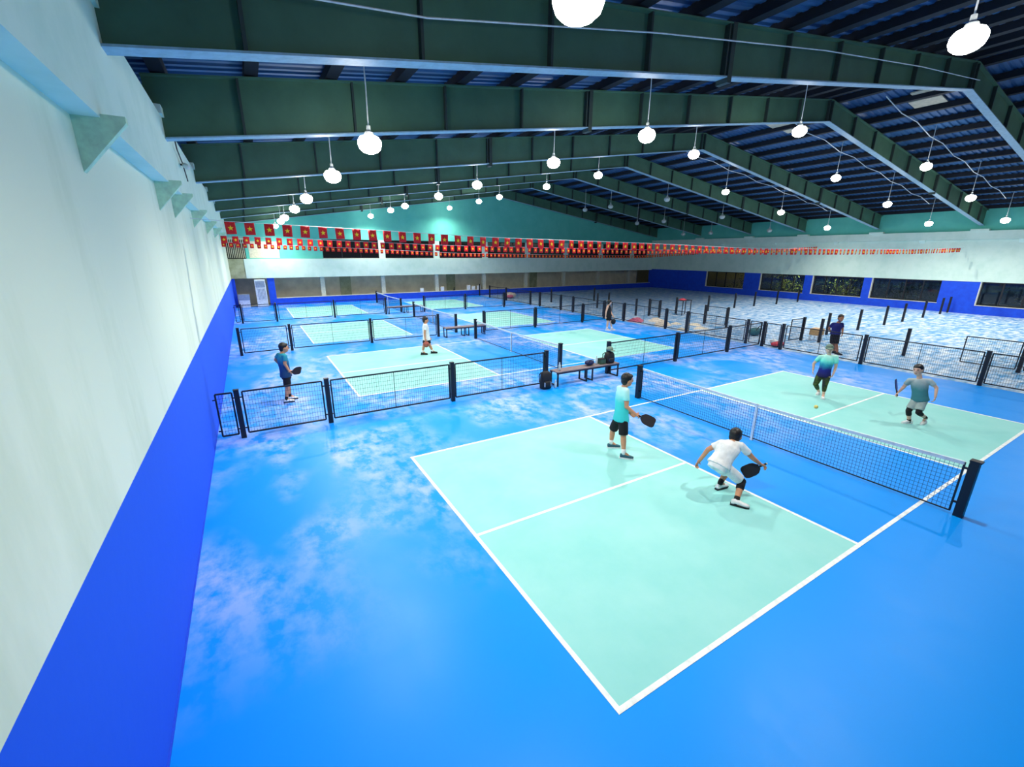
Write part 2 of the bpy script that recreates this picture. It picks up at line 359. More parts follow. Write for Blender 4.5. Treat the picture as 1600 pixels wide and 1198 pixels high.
_nt = gm.node_tree; _nt.nodes.clear(); _o = _nt.nodes.new('ShaderNodeOutputMaterial'); _t = _nt.nodes.new('ShaderNodeBsdfTransparent'); _t.inputs[0].default_value = (.75,.8,.78,1)
_g = _nt.nodes.new('ShaderNodeBsdfGlossy'); _g.inputs['Roughness'].default_value = .03; _m = _nt.nodes.new('ShaderNodeMixShader'); _f = _nt.nodes.new('ShaderNodeFresnel'); _f.inputs[0].default_value = 1.45
_nt.links.new(_f.outputs[0], _m.inputs[0]); _nt.links.new(_t.outputs[0], _m.inputs[1]); _nt.links.new(_g.outputs[0], _m.inputs[2]); _nt.links.new(_m.outputs[0], _o.inputs[0])
for i, (a, b) in enumerate(WIN): side_window(i+20, a, b)
# outside: ground, garden wall, added lamp to light the shrubs
og = MB().box(XR+T, -12, -.3, XR+12, 45, -.1).build('floor', 'ground_out', off=(0,0,0)); tag(og, kind='structure')
ow = MB().box(XR+6, 27.2, -.1, XR+6.2, 45, 3).build('wall_garden', 'outer_wall', off=(0,0,0)); tag(ow, kind='structure')

# back wall behind the camera
wb = MB().box(XL, YB-.2, 0, XR, YB, 10).build('wall_back', 'wall_split', off=(0,0,0)); tag(wb, kind='structure')

# ------------------------------------------------------------------ roof: sheets and purlins
ce = empty('ceiling', (RX, 14, 7), kind='structure')
def slope(x0, x1, y0, y1):
    """corrugated sheet, ribs running down the slope"""
    m = MB(); p = .25; n = int((y1-y0)/p); prof = []
    for i in range(n):
        y = y0+i*p; prof += [(y,0),(y+.1,0),(y+.13,.04),(y+.22,.04)]
    prof.append((y1,0)); k = len(prof)
    for x in (x0, x1):
        for y, dz in prof: m.v.append((x, y, zroof(x)+.2+dz))
    for i in range(k-1): m.f.append((i, i+1, k+i+1, k+i))
    return m
slope(XL-.3, RX, YB, YF+.4).build('roof_sheet', 'roof_sheet', ce)
slope(RX, XR+.3, YB, YF+.4).build('roof_sheet', 'roof_sheet', ce)
pm = MB()
pm.box(-.11, YB, -.1, .11, YF, .1)
pme = pm.mesh('purlin', 'purlin', (0,0,0))
for s in (-1, 1):
    for k in range(16):
        x = RX + s*(.5 + k*1.42)
        if XL < x < XR: inst(pme, 'purlin', ce, (x, 0, zroof(x)+.1))
for (x, y) in ((20.6, 6.1), (21.4, 6.4), (20.2, 11.4), (21.1, 11.2), (20.3, 17.2), (20.4, 22.4)):  # thin beige sheets painted as warm lamp reflections near the ridge
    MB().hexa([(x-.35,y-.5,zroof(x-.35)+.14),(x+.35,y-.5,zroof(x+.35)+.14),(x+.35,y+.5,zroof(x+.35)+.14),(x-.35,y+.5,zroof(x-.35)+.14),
               (x-.35,y-.5,zroof(x-.35)+.18),(x+.35,y-.5,zroof(x+.35)+.18),(x+.35,y+.5,zroof(x+.35)+.18),(x-.35,y+.5,zroof(x-.35)+.18)]).build('roof_glint', 'roof_glint', ce)

# ------------------------------------------------------------------ portal frames
FR = [-6.0, -.9, 4.45, 8.6, 14.4, 19.8, 24.8, 30.4, 36.5]
def portal(i, y):
    lab = ['behind the camera', 'just behind the camera', 'nearest the camera', 'second from the camera', 'third from the camera', 'fourth from the camera', 'fifth from the camera', 'sixth from the camera', 'against the teal gable'][i]
    o = empty('portal_frame', (RX, y, 5.6), 'green grey steel roof frame, '+lab, 'roof beam', 'steel roof frames')
    for s in (-1, 1):
        xe = XL+.02 if s < 0 else XR-.02
        web = MB().prism([(xe, zbot(xe)), (RX, zbot(RX)), (RX, zroof(RX)-.02), (xe, zroof(xe)-.02)], (0, y, 0), (1,0,0), (0,0,1), .012); web.build('web', 'steel_web', o)
        for nm, fz, th in (('bottom_flange', lambda x: zbot(x), .025), ('top_flange', lambda x: zroof(x)-.025, .025)):
            MB().hexa([(xe,y-.12,fz(xe)-th),(RX,y-.12,fz(RX)-th),(RX,y+.12,fz(RX)-th),(xe,y+.12,fz(xe)-th),(xe,y-.12,fz(xe)),(RX,y-.12,fz(RX)),(RX,y+.12,fz(RX)),(xe,y+.12,fz(xe))]).build(nm, 'steel_flange_lit' if nm[0] == 'b' else 'steel_web', o)
        for k in range(11):
            x = RX + s*(.12 + k*2.05)
            if XL+.3 < x < XR-.3: MB().hexa([(x-.02,y-.11,zbot(x)),(x+.02,y-.11,zbot(x)),(x+.02,y+.11,zbot(x)),(x-.02,y+.11,zbot(x)),(x-.02,y-.11,zroof(x)-.05),(x+.02,y-.11,zroof(x)-.05),(x+.02,y+.11,zroof(x)-.05),(x-.02,y+.11,zroof(x)-.05)]).build('stiffener', 'stiffener', o)
        x = RX + s*12.3   # bolted splice
        MB().box(x-.06, y-.13, zbot(x)-.12, x+.06, y+.13, zroof(x)-.03).build('splice_plate', 'stiffener', o)
for i, y in enumerate(FR):
    if y > 0: portal(i, y)
# ------------------------------------------------------------------ hanging lamps
cap_me = MB().lathe([(.02,.20),(.035,.20),(.04,.12),(.07,.10),(.085,.06),(.085,.04)], seg=14).mesh('lamp_cap', 'lamp_body', smooth=False)
bulb_prof = [(.085,.05),(.16,.02),(.20,-.04),(.205,-.10),(.18,-.17),(.13,-.215),(.07,-.24),(.01,-.245)]
bulb_me = MB().lathe(bulb_prof, seg=18).mesh('bulb', 'bulb', smooth=True)
bulb_off_me = MB().lathe(bulb_prof, seg=18).mesh('bulb_off', 'bulb_off', smooth=True)
LAMPX = {0: (-.1, 5.88), 1: (6.75, 6.84), 2: (13.5, 7.78), 3: (23.8, 7.70), 4: (30.2, 6.82), 5: (36.9, 6.0)}
ROWS = [1.0, 6.75, 10.7, 16.3, 20.8, 26.5, 29.7, 35.4]
def lamp(r, c, x, y, z, on=True, top=None):
    side = 'left wall' if c < 3 else 'ridge on right slope'
    n = c if c < 3 else c-3
    o = empty('pendant_lamp', (x, y, z), '%s pendant lamp, %s row from camera, %s from %s' % ('glowing' if on else 'unlit', ORD[r], ORD[n], side), 'lamp', 'hanging hall lamps')
    inst(cap_me, 'lamp_cap', o, (x, y, z)); inst(bulb_me if on else bulb_off_me, 'bulb', o, (x, y, z))
    zt = zroof(x)+.21
    MB().tube([(x, y, z+.2), (x+.01, y, (z+zt)/2), (x, y, zt)], .012, 5).build('cord', 'cord', o)
    if on:
        ld = bpy.data.lights.new('lamp_light', 'SPOT'); ld.energy = LAMP_W; ld.color = LAMP_COL; ld.spot_size = R(160); ld.spot_blend = .9; ld.shadow_soft_size = .05
        l = bpy.data.objects.new('lamp_light', ld); l.location = (0, 0, -.27); l.parent = o; col.objects.link(l)
for r, y in enumerate(ROWS):
    for c in range(6):
        x, z = LAMPX[c]
        if r == 0: x, z = {0: (.2, 5.9), 1: (6.65, 6.84), 2: (13.5, 7.78), 3: (23.8, 7.7), 4: (30.2, 6.82), 5: (36.9, 6.0)}[c]
        if r == 0: y = (1.25, .9, 1.0, 1.0, 1.0, 1.0)[c]
        yy = y - .45 if (c >= 3 and r == 2) else y
        on = c < 3 or r <= 3
        if r == 7 and c >= 3: continue
        lamp(r, c, x, yy, z, on)
# conduit feeding the lamps on the right slope
for k, y in enumerate((6.75, 10.25, 16.3)):
    pts = [(x, y+.3, zroof(x)-.05-(.12 if i % 2 else 0)) for i, x in enumerate([19.5+j*1.6 for j in range(12)])]
    tag(MB().tube(pts, .018, 5).build('lamp_cable', 'cord'), 'pale looping lamp cable under the right roof slope, %s bay from the camera' % ORD[k], 'cable', 'roof lamp cables')
tag(MB().tube([(XL+.3, 3.9, 6.35), (0, 3.95, 6.65), (4, 3.98, 7.35), (9, 4.0, 8.1), (14, 4.1, 8.75), (18.6, 4.2, 9.25)], .012, 5).build('stay_wire', 'cord'), 'thin wire strung across the nearest roof frame web', 'wire')

# ------------------------------------------------------------------ strings of flags
def star_poly(r):
    return [((r if i % 2 == 0 else r*.42)*math.sin(math.pi*i/5), (r if i % 2 == 0 else r*.42)*math.cos(math.pi*i/5)) for i in range(10)]
fm = MB(); FWd, FH = .205, .265
for j in range(5):
    for i in range(5):
        u, v = i/4-.5, j/4; fm.v.append((u*FWd, .012*math.sin(u*7+v*2)+.01*v, -v*FH))
for j in range(4):
    for i in range(4): a = j*5+i; fm.f.append((a, a+1, a+6, a+5))
nv = len(fm.v); fm.v += [(x, y+.004, z) for x, y, z in fm.v]
fm.f += [tuple(nv+i for i in reversed(f)) for f in list(fm.f)]
edge = [0,1,2,3,4,9,14,19,24,23,22,21,20,15,10,5]
for i in range(16): a, b = edge[i], edge[(i+1) % 16]; fm.f.append((b, a, nv+a, nv+b))
flag_me = fm.mesh('flag', 'flag_red', smooth=True)
star_me = MB().prism(star_poly(.06), (0, .006, -.135), (1,0,0), (0,0,1), .042).mesh('star', 'flag_gold')
def bunting(y0, y1, x0, x1, zs, step, lab):
    """zs: (x, z) samples of the hanging string"""
    def z(x):
        for (a, za), (b, zb) in zip(zs, zs[1:]):
            if a <= x <= b: return za+(zb-za)*(x-a)/(b-a)
        return zs[-1][1] if x > zs[-1][0] else zs[0][1]
    yy = lambda x: y0+(y1-y0)*(x-x0)/(x1-x0)
    o = empty('flag_bunting', ((x0+x1)/2, (y0+y1)/2, 4.0), lab, 'bunting', 'red flag buntings strung across the hall')
    MB().tube([(XL+.2, yy(XL), z(x0)+.05)]+[(x, yy(x), z(x)+.005) for x in [x0+(x1-x0)*k/24 for k in range(25)]]+[(XR-.06, yy(XR), z(x1)+.03)], .006, 4).build('string', 'cord', o)
    x = x0
    while x < x1:
        f = inst(flag_me, 'flag', o, (x, yy(x), z(x)), (R(random.uniform(-7,7)), R(random.uniform(-3,3)), R(random.uniform(-14,14))))
        s = bpy.data.objects.new('star', star_me); s.parent = f; col.objects.link(s)
        x += step*random.uniform(.95,1.05)
bunting(10.3, 9.2, -2.5, 40.3, [(-2.6,4.6),(.2,4.52),(3.8,4.39),(10.9,4.3),(16.5,4.18),(25,4.2),(33,4.25),(40.5,4.4)], .4, 'nearest string of red flags with gold stars across the hall')
bunting(18.5, 18.4, -2.9, 40.3, [(-3,4.54),(-.9,4.49),(5.9,4.3),(14,4.22),(20,4.19),(33,4.29),(40.5,4.6)], .375, 'middle string of red flags with gold stars across the hall')
bunting(30, 30, -3.3, 40.3, [(-3.4,4.53),(-.9,4.42),(6.2,4.17),(11,3.97),(20,3.85),(31,3.8),(40.5,4.2)], .36, 'farthest string of red flags in front of the upper windows')

# ------------------------------------------------------------------ fences
PH = 1.1
post_me = MB().box(-.05,-.05,0,.05,.05,PH).box(-.055,-.055,PH,.055,.055,PH+.012).mesh('post', 'navy_steel')
_panels = {}
def panel_meshes(L):
    L = round(L, 1)
    if L in _panels: return _panels[L]
    f = MB(); a, b, z0, z1 = .0, L, .1, 1.05
    f.bar((a,0,z0),(b,0,z0),.032).bar((a,0,z1),(b,0,z1),.032).bar((a,0,z0),(a,0,z1),.032).bar((b,0,z0),(b,0,z1),.032)
    for x, s in ((a,-1),(b,1)):
        for z in (.22, .93): f.box(min(x,x+s*.06), -.012, z-.012, max(x,x+s*.06), .012, z+.012)
    if L > 2.5: f.bar((L/2,0,z0),(L/2,0,z1),.014)
    fme = f.mesh('fence_panel', 'navy_steel')
    w = MB(); n = int(L/.055)
    for k in range(1, n): x = L*k/n; w.bar((x,0,z0),(x,0,z1),.0045)
    for k in range(1, 9): z = z0+(z1-z0)*k/9; w.bar((a,.004,z),(b,.004,z),.005)
    wme = w.mesh('wire_mesh', 'wire')
    _panels[L] = (fme, wme, L); return _panels[L]
def add_panel(o, p, q):
    """p, q: post centres (x, y)"""
    d = Vector((q[0]-p[0], q[1]-p[1])); Lr = d.length; L = round(Lr-.22, 1); u = d/Lr; m = Vector(p)+u*(Lr-L)/2
    fme, wme, _ = panel_meshes(L)
    f = inst(fme, 'fence_panel', o, (m.x, m.y, 0), (0,0,math.atan2(d.y,d.x)))
    wo = bpy.data.objects.new('wire_mesh', wme); wo.parent = f; wo['kind'] = 'stuff'; col.objects.link(wo)
def fence(lab, posts, panels):
    xs_ = [p[0] for p in posts]; ys_ = [p[1] for p in posts]
    o = empty('mesh_fence', (sum(xs_)/len(xs_), sum(ys_)/len(ys_), 0), lab, 'fence', 'low navy wire mesh fences')
    for p in posts: inst(post_me, 'post', o, (p[0], p[1], 0))
    for p, q in panels: add_panel(o, p, q)
    return o
A = [(-2.89,8.68),(-1.08,8.66),(2.1,8.66),(5.18,8.6)]
fence('navy wire mesh fence running from left wall to bench beside the near court', A, [((-3.36,8.7),A[0])]+list(zip(A,A[1:])))
A = [(7.82,8.72),(11.3,8.75),(14.55,8.78)]
fence('navy wire mesh fence between bench and side aisle beyond the near net', A, list(zip(A,A[1:]))+[(A[2],(16.95,8.8))])
A = [(-2.97,18.0),(-1.15,18.1),(2.14,18.1),(5.35,18.05)]
fence('navy wire mesh fence from left wall along the second court', A, list(zip(A,A[1:])))
A = [(7.85,18.05),(11.05,18.05),(14.52,18.2)]
fence('navy wire mesh fence right of the middle bench, behind second court', A, list(zip(A,A[1:]))+[(A[2],(16.95,18.2))])
A = [(-2.95,27.5),(-1.18,27.4),(2.08,27.5),(5.32,27.5)]
fence('navy wire mesh fence from left wall before the farthest court', A, [((-3.36,27.5),A[0])]+list(zip(A,A[1:])))
A = [(8.03,27.6),(11.15,27.5),(14.3,27.3)]
fence('navy wire mesh fence right of the farthest bench', A, list(zip(A,A[1:]))+[(A[2],(16.9,27.4))])
A = [(17,-1.4),(17,1.77),(17,4.97),(17,7.93),(17,8.74),(17,9.5),(17,12.75),(17,14.13),(17,17.3),(16.9,18.95),(16.95,22.2),(16.95,23.6),(16.9,26.25),(16.9,27.6),(16.85,31.4),(16.8,34.4),(16.9,36.7)]
pan = [(A[0],A[1]),(A[1],A[2]),(A[2],A[3]),(A[3],A[4]),(A[4],A[5]),(A[5],A[6]),(A[6],A[7]),(A[7],A[8]),(A[8],A[9]),(A[9],A[10]),(A[10],A[11]),(A[11],A[12]),(A[12],A[13]),(A[13],A[14]),(A[14],A[15])]
fence('long navy wire mesh fence between courts and pale unfinished floor', A, pan)
A = [(20.37,1.61),(20.2,4.75)]
fence('navy mesh fence section standing on the pale floor at right edge', [(20.37,1.61)], [((20.37,-1.2),(20.37,1.61)),((20.37,1.61),(20.3,3.2))])
A = [(20.4,14.2),(20.45,12.8)]
fence('short navy mesh fence section on pale floor behind the paper heap', A, [(A[0],A[1])])
A = [(20.25,18.3),(20.2,17.36)]
fence('short navy mesh fence section on pale floor left of the paper heap', A, [(A[0],A[1])])
A = [(20.0,8.6)]
fence('single navy post with narrow mesh gate beside the tan box', A, [((18.9,8.65),A[0])])
# lone posts in the unfinished half
rows = {'front row of posts': [(20.18,7.9),(22.73,8.75),(25.88,8.65),(29.29,8.71),(31.85,8.72),(35.35,8.83),(38.7,8.94),(40.3,9.0)],
        'back row of posts': [(19.54,18.78),(22.69,18.12),(25.88,17.94),(29.4,18.19),(32,18.21),(35,18.12),(38.44,18.22)],
        'far end row of posts': [(19.5,28.36),(20.17,23.31),(21.21,23.21),(23.39,27.4)],
        'row nearest the players': [(20.19,4.75)]}
for nm, ps in rows.items():
    for i, (x, y) in enumerate(ps):
        o = bpy.data.objects.new('fence_post', post_me); o.location = (x, y, 0); col.objects.link(o)
        tag(o, 'bare navy fence post, %s in the %s' % (ORD[i]+' from the left' if len(ps) > 1 else 'only one', nm), 'post', 'bare fence posts')

# ------------------------------------------------------------------ nets
def net_meshes():
    w = MB(); y0, y1 = -.34, CW+.34; n = 118
    zt = lambda y: .80+.05*abs((y-CW/2)/(CW/2))**1.5
    for k in range(n+1): y = y0+(y1-y0)*k/n; w.bar((0,y,.05),(0,y,zt(y)),.0042)
    for k in range(13):
        for s in range(8):
            ya, yb = y0+(y1-y0)*s/8, y0+(y1-y0)*(s+1)/8; a = .05+(zt(ya)-.05)*k/12; b = .05+(zt(yb)-.05)*k/12
            w.bar((.003,ya,a),(.003,yb,b),.0042)
    wme = w.mesh('net_mesh', 'net_cord')
    t = MB()
    for s in range(16):
        ya, yb = y0+(y1-y0)*s/16, y0+(y1-y0)*(s+1)/16; za, zb = zt(ya), zt(yb)
        t.hexa([(-.012,ya,za-.02),(.012,ya,za-.02),(.012,yb,zb-.02),(-.012,yb,zb-.02),(-.012,ya,za+.035),(.012,ya,za+.035),(.012,yb,zb+.035),(-.012,yb,zb+.035)])
    tme = t.mesh('top_tape', 'white_tape')
    sme = MB().box(-.02,CW/2-.025,.01,-.012,CW/2+.025,.84).box(.012,CW/2-.025,.01,.02,CW/2+.025,.84).box(-.03,CW/2-.03,0,.03,CW/2+.03,.02).mesh('centre_strap', 'white_tape')
    bme = MB().box(-.008,y0,.035,.008,y1,.055).box(-.012,y0-.012,.04,.012,y0+.012,.88).box(-.012,y1-.012,.04,.012,y1+.012,.88).mesh('edge_band', 'navy_steel')
    pme_ = MB().box(-.055,-.055,0,.055,.055,.93).box(-.06,-.075,.93,.06,.06,.955).box(-.015,.055,.2,.015,.1,.23).box(-.015,.055,.78,.015,.1,.81).mesh('net_post', 'navy_steel')
    return wme, tme, sme, bme, pme_
NM = net_meshes()
for i, (dx, dy) in enumerate(COURTS):
    o = empty('court_net', (dx+CN, dy+CW/2, 0), 'white taped blue net across the '+['nearest court','second court beyond the bench','third court','farthest court'][i], 'net', 'court nets')
    b = (dx+CN, dy, 0)
    for me, nm in zip(NM[:4], ('net_mesh', 'top_tape', 'centre_strap', 'edge_band')):
        c = inst(me, nm, o, b)
        if nm == 'net_mesh': c['kind'] = 'stuff'
    inst(NM[4], 'net_post', o, (b[0], dy-.45, 0)); inst(NM[4], 'net_post', o, (b[0], dy+CW+.45, 0), (0,0,math.pi))

# ------------------------------------------------------------------ benches
def bench(x0, x1, y, lab, rot):
    o = empty('bench', ((x0+x1)/2, y, 0), lab, 'bench', 'long benches at the fence gaps'); D = .2; H = .46
    for k in range(4): yy = y-D+.005+k*.1; MB().box(x0, yy, H-.03, x1, yy+.09, H).build('plank', 'bench_wood', o)
    fr = MB().box(x0, y-D, H-.075, x1, y-D+.04, H-.03).box(x0, y+D-.04, H-.075, x1, y+D, H-.03); fr.build('seat_frame', 'navy_steel', o)
    for xx in (x0+.02, (x0+x1)/2-.12, (x0+x1)/2+.12, x1-.06):
        for s in (-1, 1): MB().box(xx, y+s*(D-.02)-.02, 0, xx+.04, y+s*(D-.02)+.02, H-.075).build('leg', 'navy_steel', o)
        MB().box(xx, y-D, .0, xx+.04, y+D, .03).build('foot_bar', 'navy_steel', o)
    o.rotation_euler.z = R(rot); return o
bench(5.4, 7.92, 8.48, 'long dark framed bench loaded with bags and bottles beside the near court', -1)
bench(5.55, 7.7, 17.75, 'empty dark framed bench in the middle fence gap', 0)
bench(5.5, 7.9, 27.7, 'small far bench in the fence gap before the farthest court', 0)

# things on and around the near bench
def bottle(x, y, z, h, r, m, lab, capm='white_plastic'):
    o = empty('water_bottle', (x, y, z), lab, 'bottle')
    MB().lathe([(r*.9,0),(r,.02),(r,h*.62),(r*.5,h*.82),(r*.42,h*.9)], (x,y,z), 14).build('bottle_body', m, o, smooth=True)
    MB().lathe([(r*.5,h*.9),(r*.5,h)], (x,y,z), 12).build('bottle_cap', capm, o)
bottle(5.62, 8.5, .462, .24, .04, 'bottle_clear', 'white capped bottle on the left end of the near bench')
bottle(7.12, 8.5, .462, .28, .035, 'bottle_clear', 'tall clear bottle beside the green box on near bench')
bottle(5.3, 8.25, 0, .25, .04, 'bottle_clear', 'clear bottle on the floor beside the black backpack')
def blob_bag(name, lab, cat, c, rx, ry, rz, m, extra=None):
    o = empty(name, (c[0], c[1], c[2]), lab, cat)
    b = MB().ell((c[0], c[1], c[2]+rz), rx, ry, rz, seg=16, rings=10); k = 0
    for i, p in enumerate(b.v):
        q = Vector(p); q.z = max(c[2]+.005, q.z+.04*rz*math.sin(7*q.x+5*q.y)); b.v[i] = (q.x, q.y, q.z)
    b.build('bag_body', m, o, smooth=True)
    if extra: extra(o)
    return o
blob_bag('gym_bag', 'dark blue rolled bag lying on near bench', 'bag', (6.82,8.5,.465), .17,.13,.085, 'bag_blue', lambda o: MB().tube([(6.7,8.42,.56),(6.76,8.4,.66),(6.88,8.4,.66),(6.94,8.42,.56)], .012, 6).build('strap', 'bag_black', o))
o = empty('small_box', (7.3,8.47,.462), 'small green box on the near bench', 'box'); MB().box(7.2,8.38,.462,7.42,8.56,.62).build('box_body','box_green',o); MB().box(7.195,8.375,.62,7.425,8.565,.64).build('lid','bag_black',o)
def backpack(x, y, z, h, lab, pocket, rz):
    o = empty('backpack', (x, y, z), lab, 'backpack')
    def sup(cx, cy, rx, ry, zz, n=20):
        return [(cx+rx*math.copysign(abs(math.cos(2*math.pi*i/n))**.55, math.cos(2*math.pi*i/n)), cy+ry*math.copysign(abs(math.sin(2*math.pi*i/n))**.55, math.sin(2*math.pi*i/n)), zz) for i in range(n)]
    def stack(rows):
        m = MB(); n = 20
        for rw in rows: m.v += sup(*rw)
        for i in range(len(rows)-1):
            for j in range(n): a = i*n+j; b = i*n+(j+1) % n; m.f.append((a,b,b+n,a+n))
        m.f.append(tuple(reversed(range(n)))); m.f.append(tuple((len(rows)-1)*n+j for j in range(n))); return m
    stack([(x,y,.15,.10,z+.003),(x,y,.17,.12,z+.03),(x,y,.17,.125,z+h*.35),(x,y,.165,.115,z+h*.65),(x,y,.15,.095,z+h*.85),(x,y,.11,.065,z+h*.96),(x,y,.05,.03,z+h)]).build('bag_body', 'bag_black', o, smooth=True)
    stack([(x-.02,y-.12,.10,.03,z+.05),(x-.02,y-.125,.115,.045,z+.09),(x-.02,y-.125,.115,.045,z+h*.4),(x-.02,y-.12,.09,.025,z+h*.47)]).build('front_pocket', 'bag_black', o, smooth=True)
    for s in (-1, 1): MB().box(x-.02+s*.105-.012, y-.165, z+.1, x-.02+s*.105+.012, y-.13, z+h*.42).build('pocket_stripe', pocket, o)
    for s in (-1,1): MB().tube([(x+s*.09,y+.1,z+h*.9),(x+s*.11,y+.19,z+h*.7),(x+s*.11,y+.18,z+h*.35),(x+s*.09,y+.1,z+h*.15)], .016, 6).build('shoulder_strap', 'bag_black', o)
    MB().tube([(x-.04,y,z+h*1.0),(x-.02,y,z+h*1.07),(x+.02,y,z+h*1.07),(x+.04,y,z+h*1.0)], .01, 6).build('grab_handle', 'bag_black', o)
    return o
backpack(5.0, 8.35, 0, .55, 'black backpack with pale front pocket on floor against bench fence post', 'grey_plastic', 0)
backpack(7.62, 8.45, .462, .38, 'dark backpack on the right end of near bench under a grey cap', 'bag_blue', 0)
o = empty('cap', (7.62,8.45,.885), 'grey green cap resting on top of the bench backpack', 'cap')
MB().lathe([(.115,.0),(.118,.04),(.10,.085),(.06,.115),(.01,.125)], (7.62,8.45,.885), 16).build('crown','cap_green',o,smooth=True)
MB().prism([(-.09,0),(.09,0),(.07,.09),(0,.12),(-.07,.09)], (7.62,8.35,.893), (1,0,0), (0,-1,0), .008).build('brim','cap_green',o)

# heaps and bags on the unfinished side
def cloth(name, lab, cat, c, r, h, m, seed):
    rn = random.Random(seed); b = MB(); n = 18; rings = 7
    for i in range(rings):
        t = i/(rings-1)
        for j in range(n):
            a = 2*math.pi*j/n; q = r*(1-t*.93)*(1+.22*math.sin(3*a+seed)+.12*rn.random())
            b.v.append((c[0]+q*math.cos(a)*1.25, c[1]+q*math.sin(a), c[2]+.004+h*math.sin(t*math.pi/2)*(1+.25*rn.uniform(-1,1))*(1 if i else 0)))
    for i in range(rings-1):
        for j in range(n): a = i*n+j; e = i*n+(j+1) % n; b.f.append((a,e,e+n,a+n))
    b.f.append(tuple((rings-1)*n+j for j in range(n))); b.f.append(tuple(reversed(range(n))))
    return tag(b.build(name, m, smooth=False), lab, cat)
cloth('cloth_heap', 'pink cloth heap on pale floor behind the aisle fence', 'heap', (17.7,16.9,0), .4, .2, 'pink_cloth', 1)
cloth('cloth_heap', 'cream cloth heap beside the pink heap on pale floor', 'heap', (18.75,16.3,0), .36, .2, 'beige_cloth', 2)
cloth('cloth_heap', 'yellowish sack heap between two aisle fence posts', 'heap', (17.75,15.0,0), .4, .28, 'beige_cloth', 3)
for k, (x, y, a, lab) in enumerate([(17.6,13.5,.3,'small white paper sheet heap near the aisle fence'),(18.75,13.2,.8,'long white folded sheet behind the aisle fence'),(18.95,15.0,.1,'flat white board on pale floor near the yellowish sack'),(19.6,14.2,-.4,'rumpled white sheet farthest from the aisle fence')]):
    cloth('paper_heap', lab, 'paper', (x,y,0), .26+.06*(k % 2), .09, 'paper', 10+k)
blob_bag('sports_bag', 'teal sports bag on pale floor behind the fence corner', 'bag', (19.36,10.5,0), .42,.25,.2,'bag_teal', lambda o: MB().tube([(19.1,10.3,.3),(19.25,10.25,.5),(19.45,10.25,.5),(19.6,10.3,.3)], .02, 6).build('handle','bag_black',o))
blob_bag('sports_bag', 'red and white bag on the floor just behind the fence corner', 'bag', (17.55,8.35,0), .4,.22,.12,'bag_red', lambda o: MB().ell((17.5,8.5,.2), .22,.16,.1, seg=12, rings=8).build('white_flap','white_plastic',o,smooth=True))
o = empty('carton', (20.7,8.3,0), 'tan carton on a low white stand on the pale floor', 'box')
MB().box(20.45,8.1,.26,20.98,8.5,.56).build('box_body','tan',o)
MB().box(20.45,8.28,.56,20.98,8.32,.565).build('tape','paper',o)
for sx in (20.46,20.92):
    for sy in (8.11,8.44): MB().box(sx,sy,0,sx+.05,sy+.05,.22).build('leg','white_plastic',o)
MB().box(20.45,8.1,.22,20.98,8.5,.26).build('stand_top','white_plastic',o)
o = empty('low_table', (22.9,17.6,0), 'dark little table holding a red cloth near back row posts', 'table')
MB().box(22.3,17.3,.95,23.2,17.8,.99).build('table_top','navy_steel',o)
for sx in (22.32,23.14):
    for sy in (17.32,17.74): MB().box(sx,sy,0,sx+.04,sy+.04,.95).build('leg','navy_steel',o)
cloth('red_cloth', 'red cloth on the dark little table', 'cloth', (22.55,17.55,.992), .2, .1, 'bag_red', 21)

# far left corner: tall white unit, grey cabinet, items on the corridor ledge
o = empty('air_cooler', (-1.62,36.5,0), 'tall white air cooler standing in the far left corner', 'air cooler')
MB().box(-1.98,36.25,0,-1.27,36.75,2.0).build('cabinet','white_plastic',o)
MB().box(-1.92,36.235,1.45,-1.33,36.25,1.9).build('outlet','grey_plastic',o)
for k in range(6): MB().box(-1.84+k*.09,36.235,.55,-1.80+k*.09,36.25,1.35).build('louvre','grey_plastic',o)
MB().box(-2.0,36.22,0,-1.25,36.78,.07).build('base','grey_plastic',o)
o = empty('storage_box', (-2.8,36.5,0), 'pale grey storage cabinet in the dark doorway at far left', 'cabinet')
MB().box(-3.15,36.3,0,-2.45,36.75,.55).build('body','white_plastic',o); MB().box(-3.17,36.28,.55,-2.43,36.77,.95).build('lid','grey_plastic',o)
for k, (x, lab) in enumerate([(11.2,'small white carton on the corridor ledge left of third column'),(13.2,'white carton on the ledge right of third column'),(15.9,'white pail on the ledge before the fourth column'),(16.4,'taller white carton next to the pail on the ledge'),(17.0,'white box leaning at the fourth column on the ledge')]):
    o = empty('ledge_box', (x, 37.07, .565), lab, 'box')
    h = .3+.06*(k % 3); MB().box(x-.15,36.99,.565,x+.15,37.15,.565+h).build('box_body','white_plastic',o); MB().box(x-.16,36.985,.565+h,x+.16,37.155,.6+h).build('lid','paper',o)
cloth('dark_heap', 'dark heap of gear on the corridor ledge right of third column', 'heap', (14.4,37.09,.562), .06, .3, 'bag_black', 31)
blob_bag('duffel_bag', 'brown and pale duffel bag beside far aisle fence', 'bag', (18.2,33.0,0), .6,.35,.28,'beige_cloth', lambda o: MB().ell((18.0,32.7,.2), .35,.2,.16, seg=12, rings=8).build('side_pocket','pink_cloth',o,smooth=True))
# wall camera and bracket on the left cornice
o = empty('wall_camera', (XL+.2,10.4,5.72), 'small white security camera on the left wall cornice', 'camera')
MB().tube([(XL+.2,10.5,5.74),(XL+.3,10.45,5.72)], .02, 8).build('bracket','rubber',o)
MB().tube([(XL+.27,10.5,5.73),(XL+.33,10.2,5.66),(XL+.35,10.08,5.64)], [.05,.055,.045], 12).build('camera_body','white_plastic',o,smooth=True)
tag(MB().tube([(XL+.26,9.4,6.15),(XL+.25,9.7,5.9),(XL+.24,10.5,5.78),(XL+.23,11.2,5.5)], .012, 5).build('wall_cable','rubber'), 'dark cable drooping on the left cornice near the camera', 'cable')

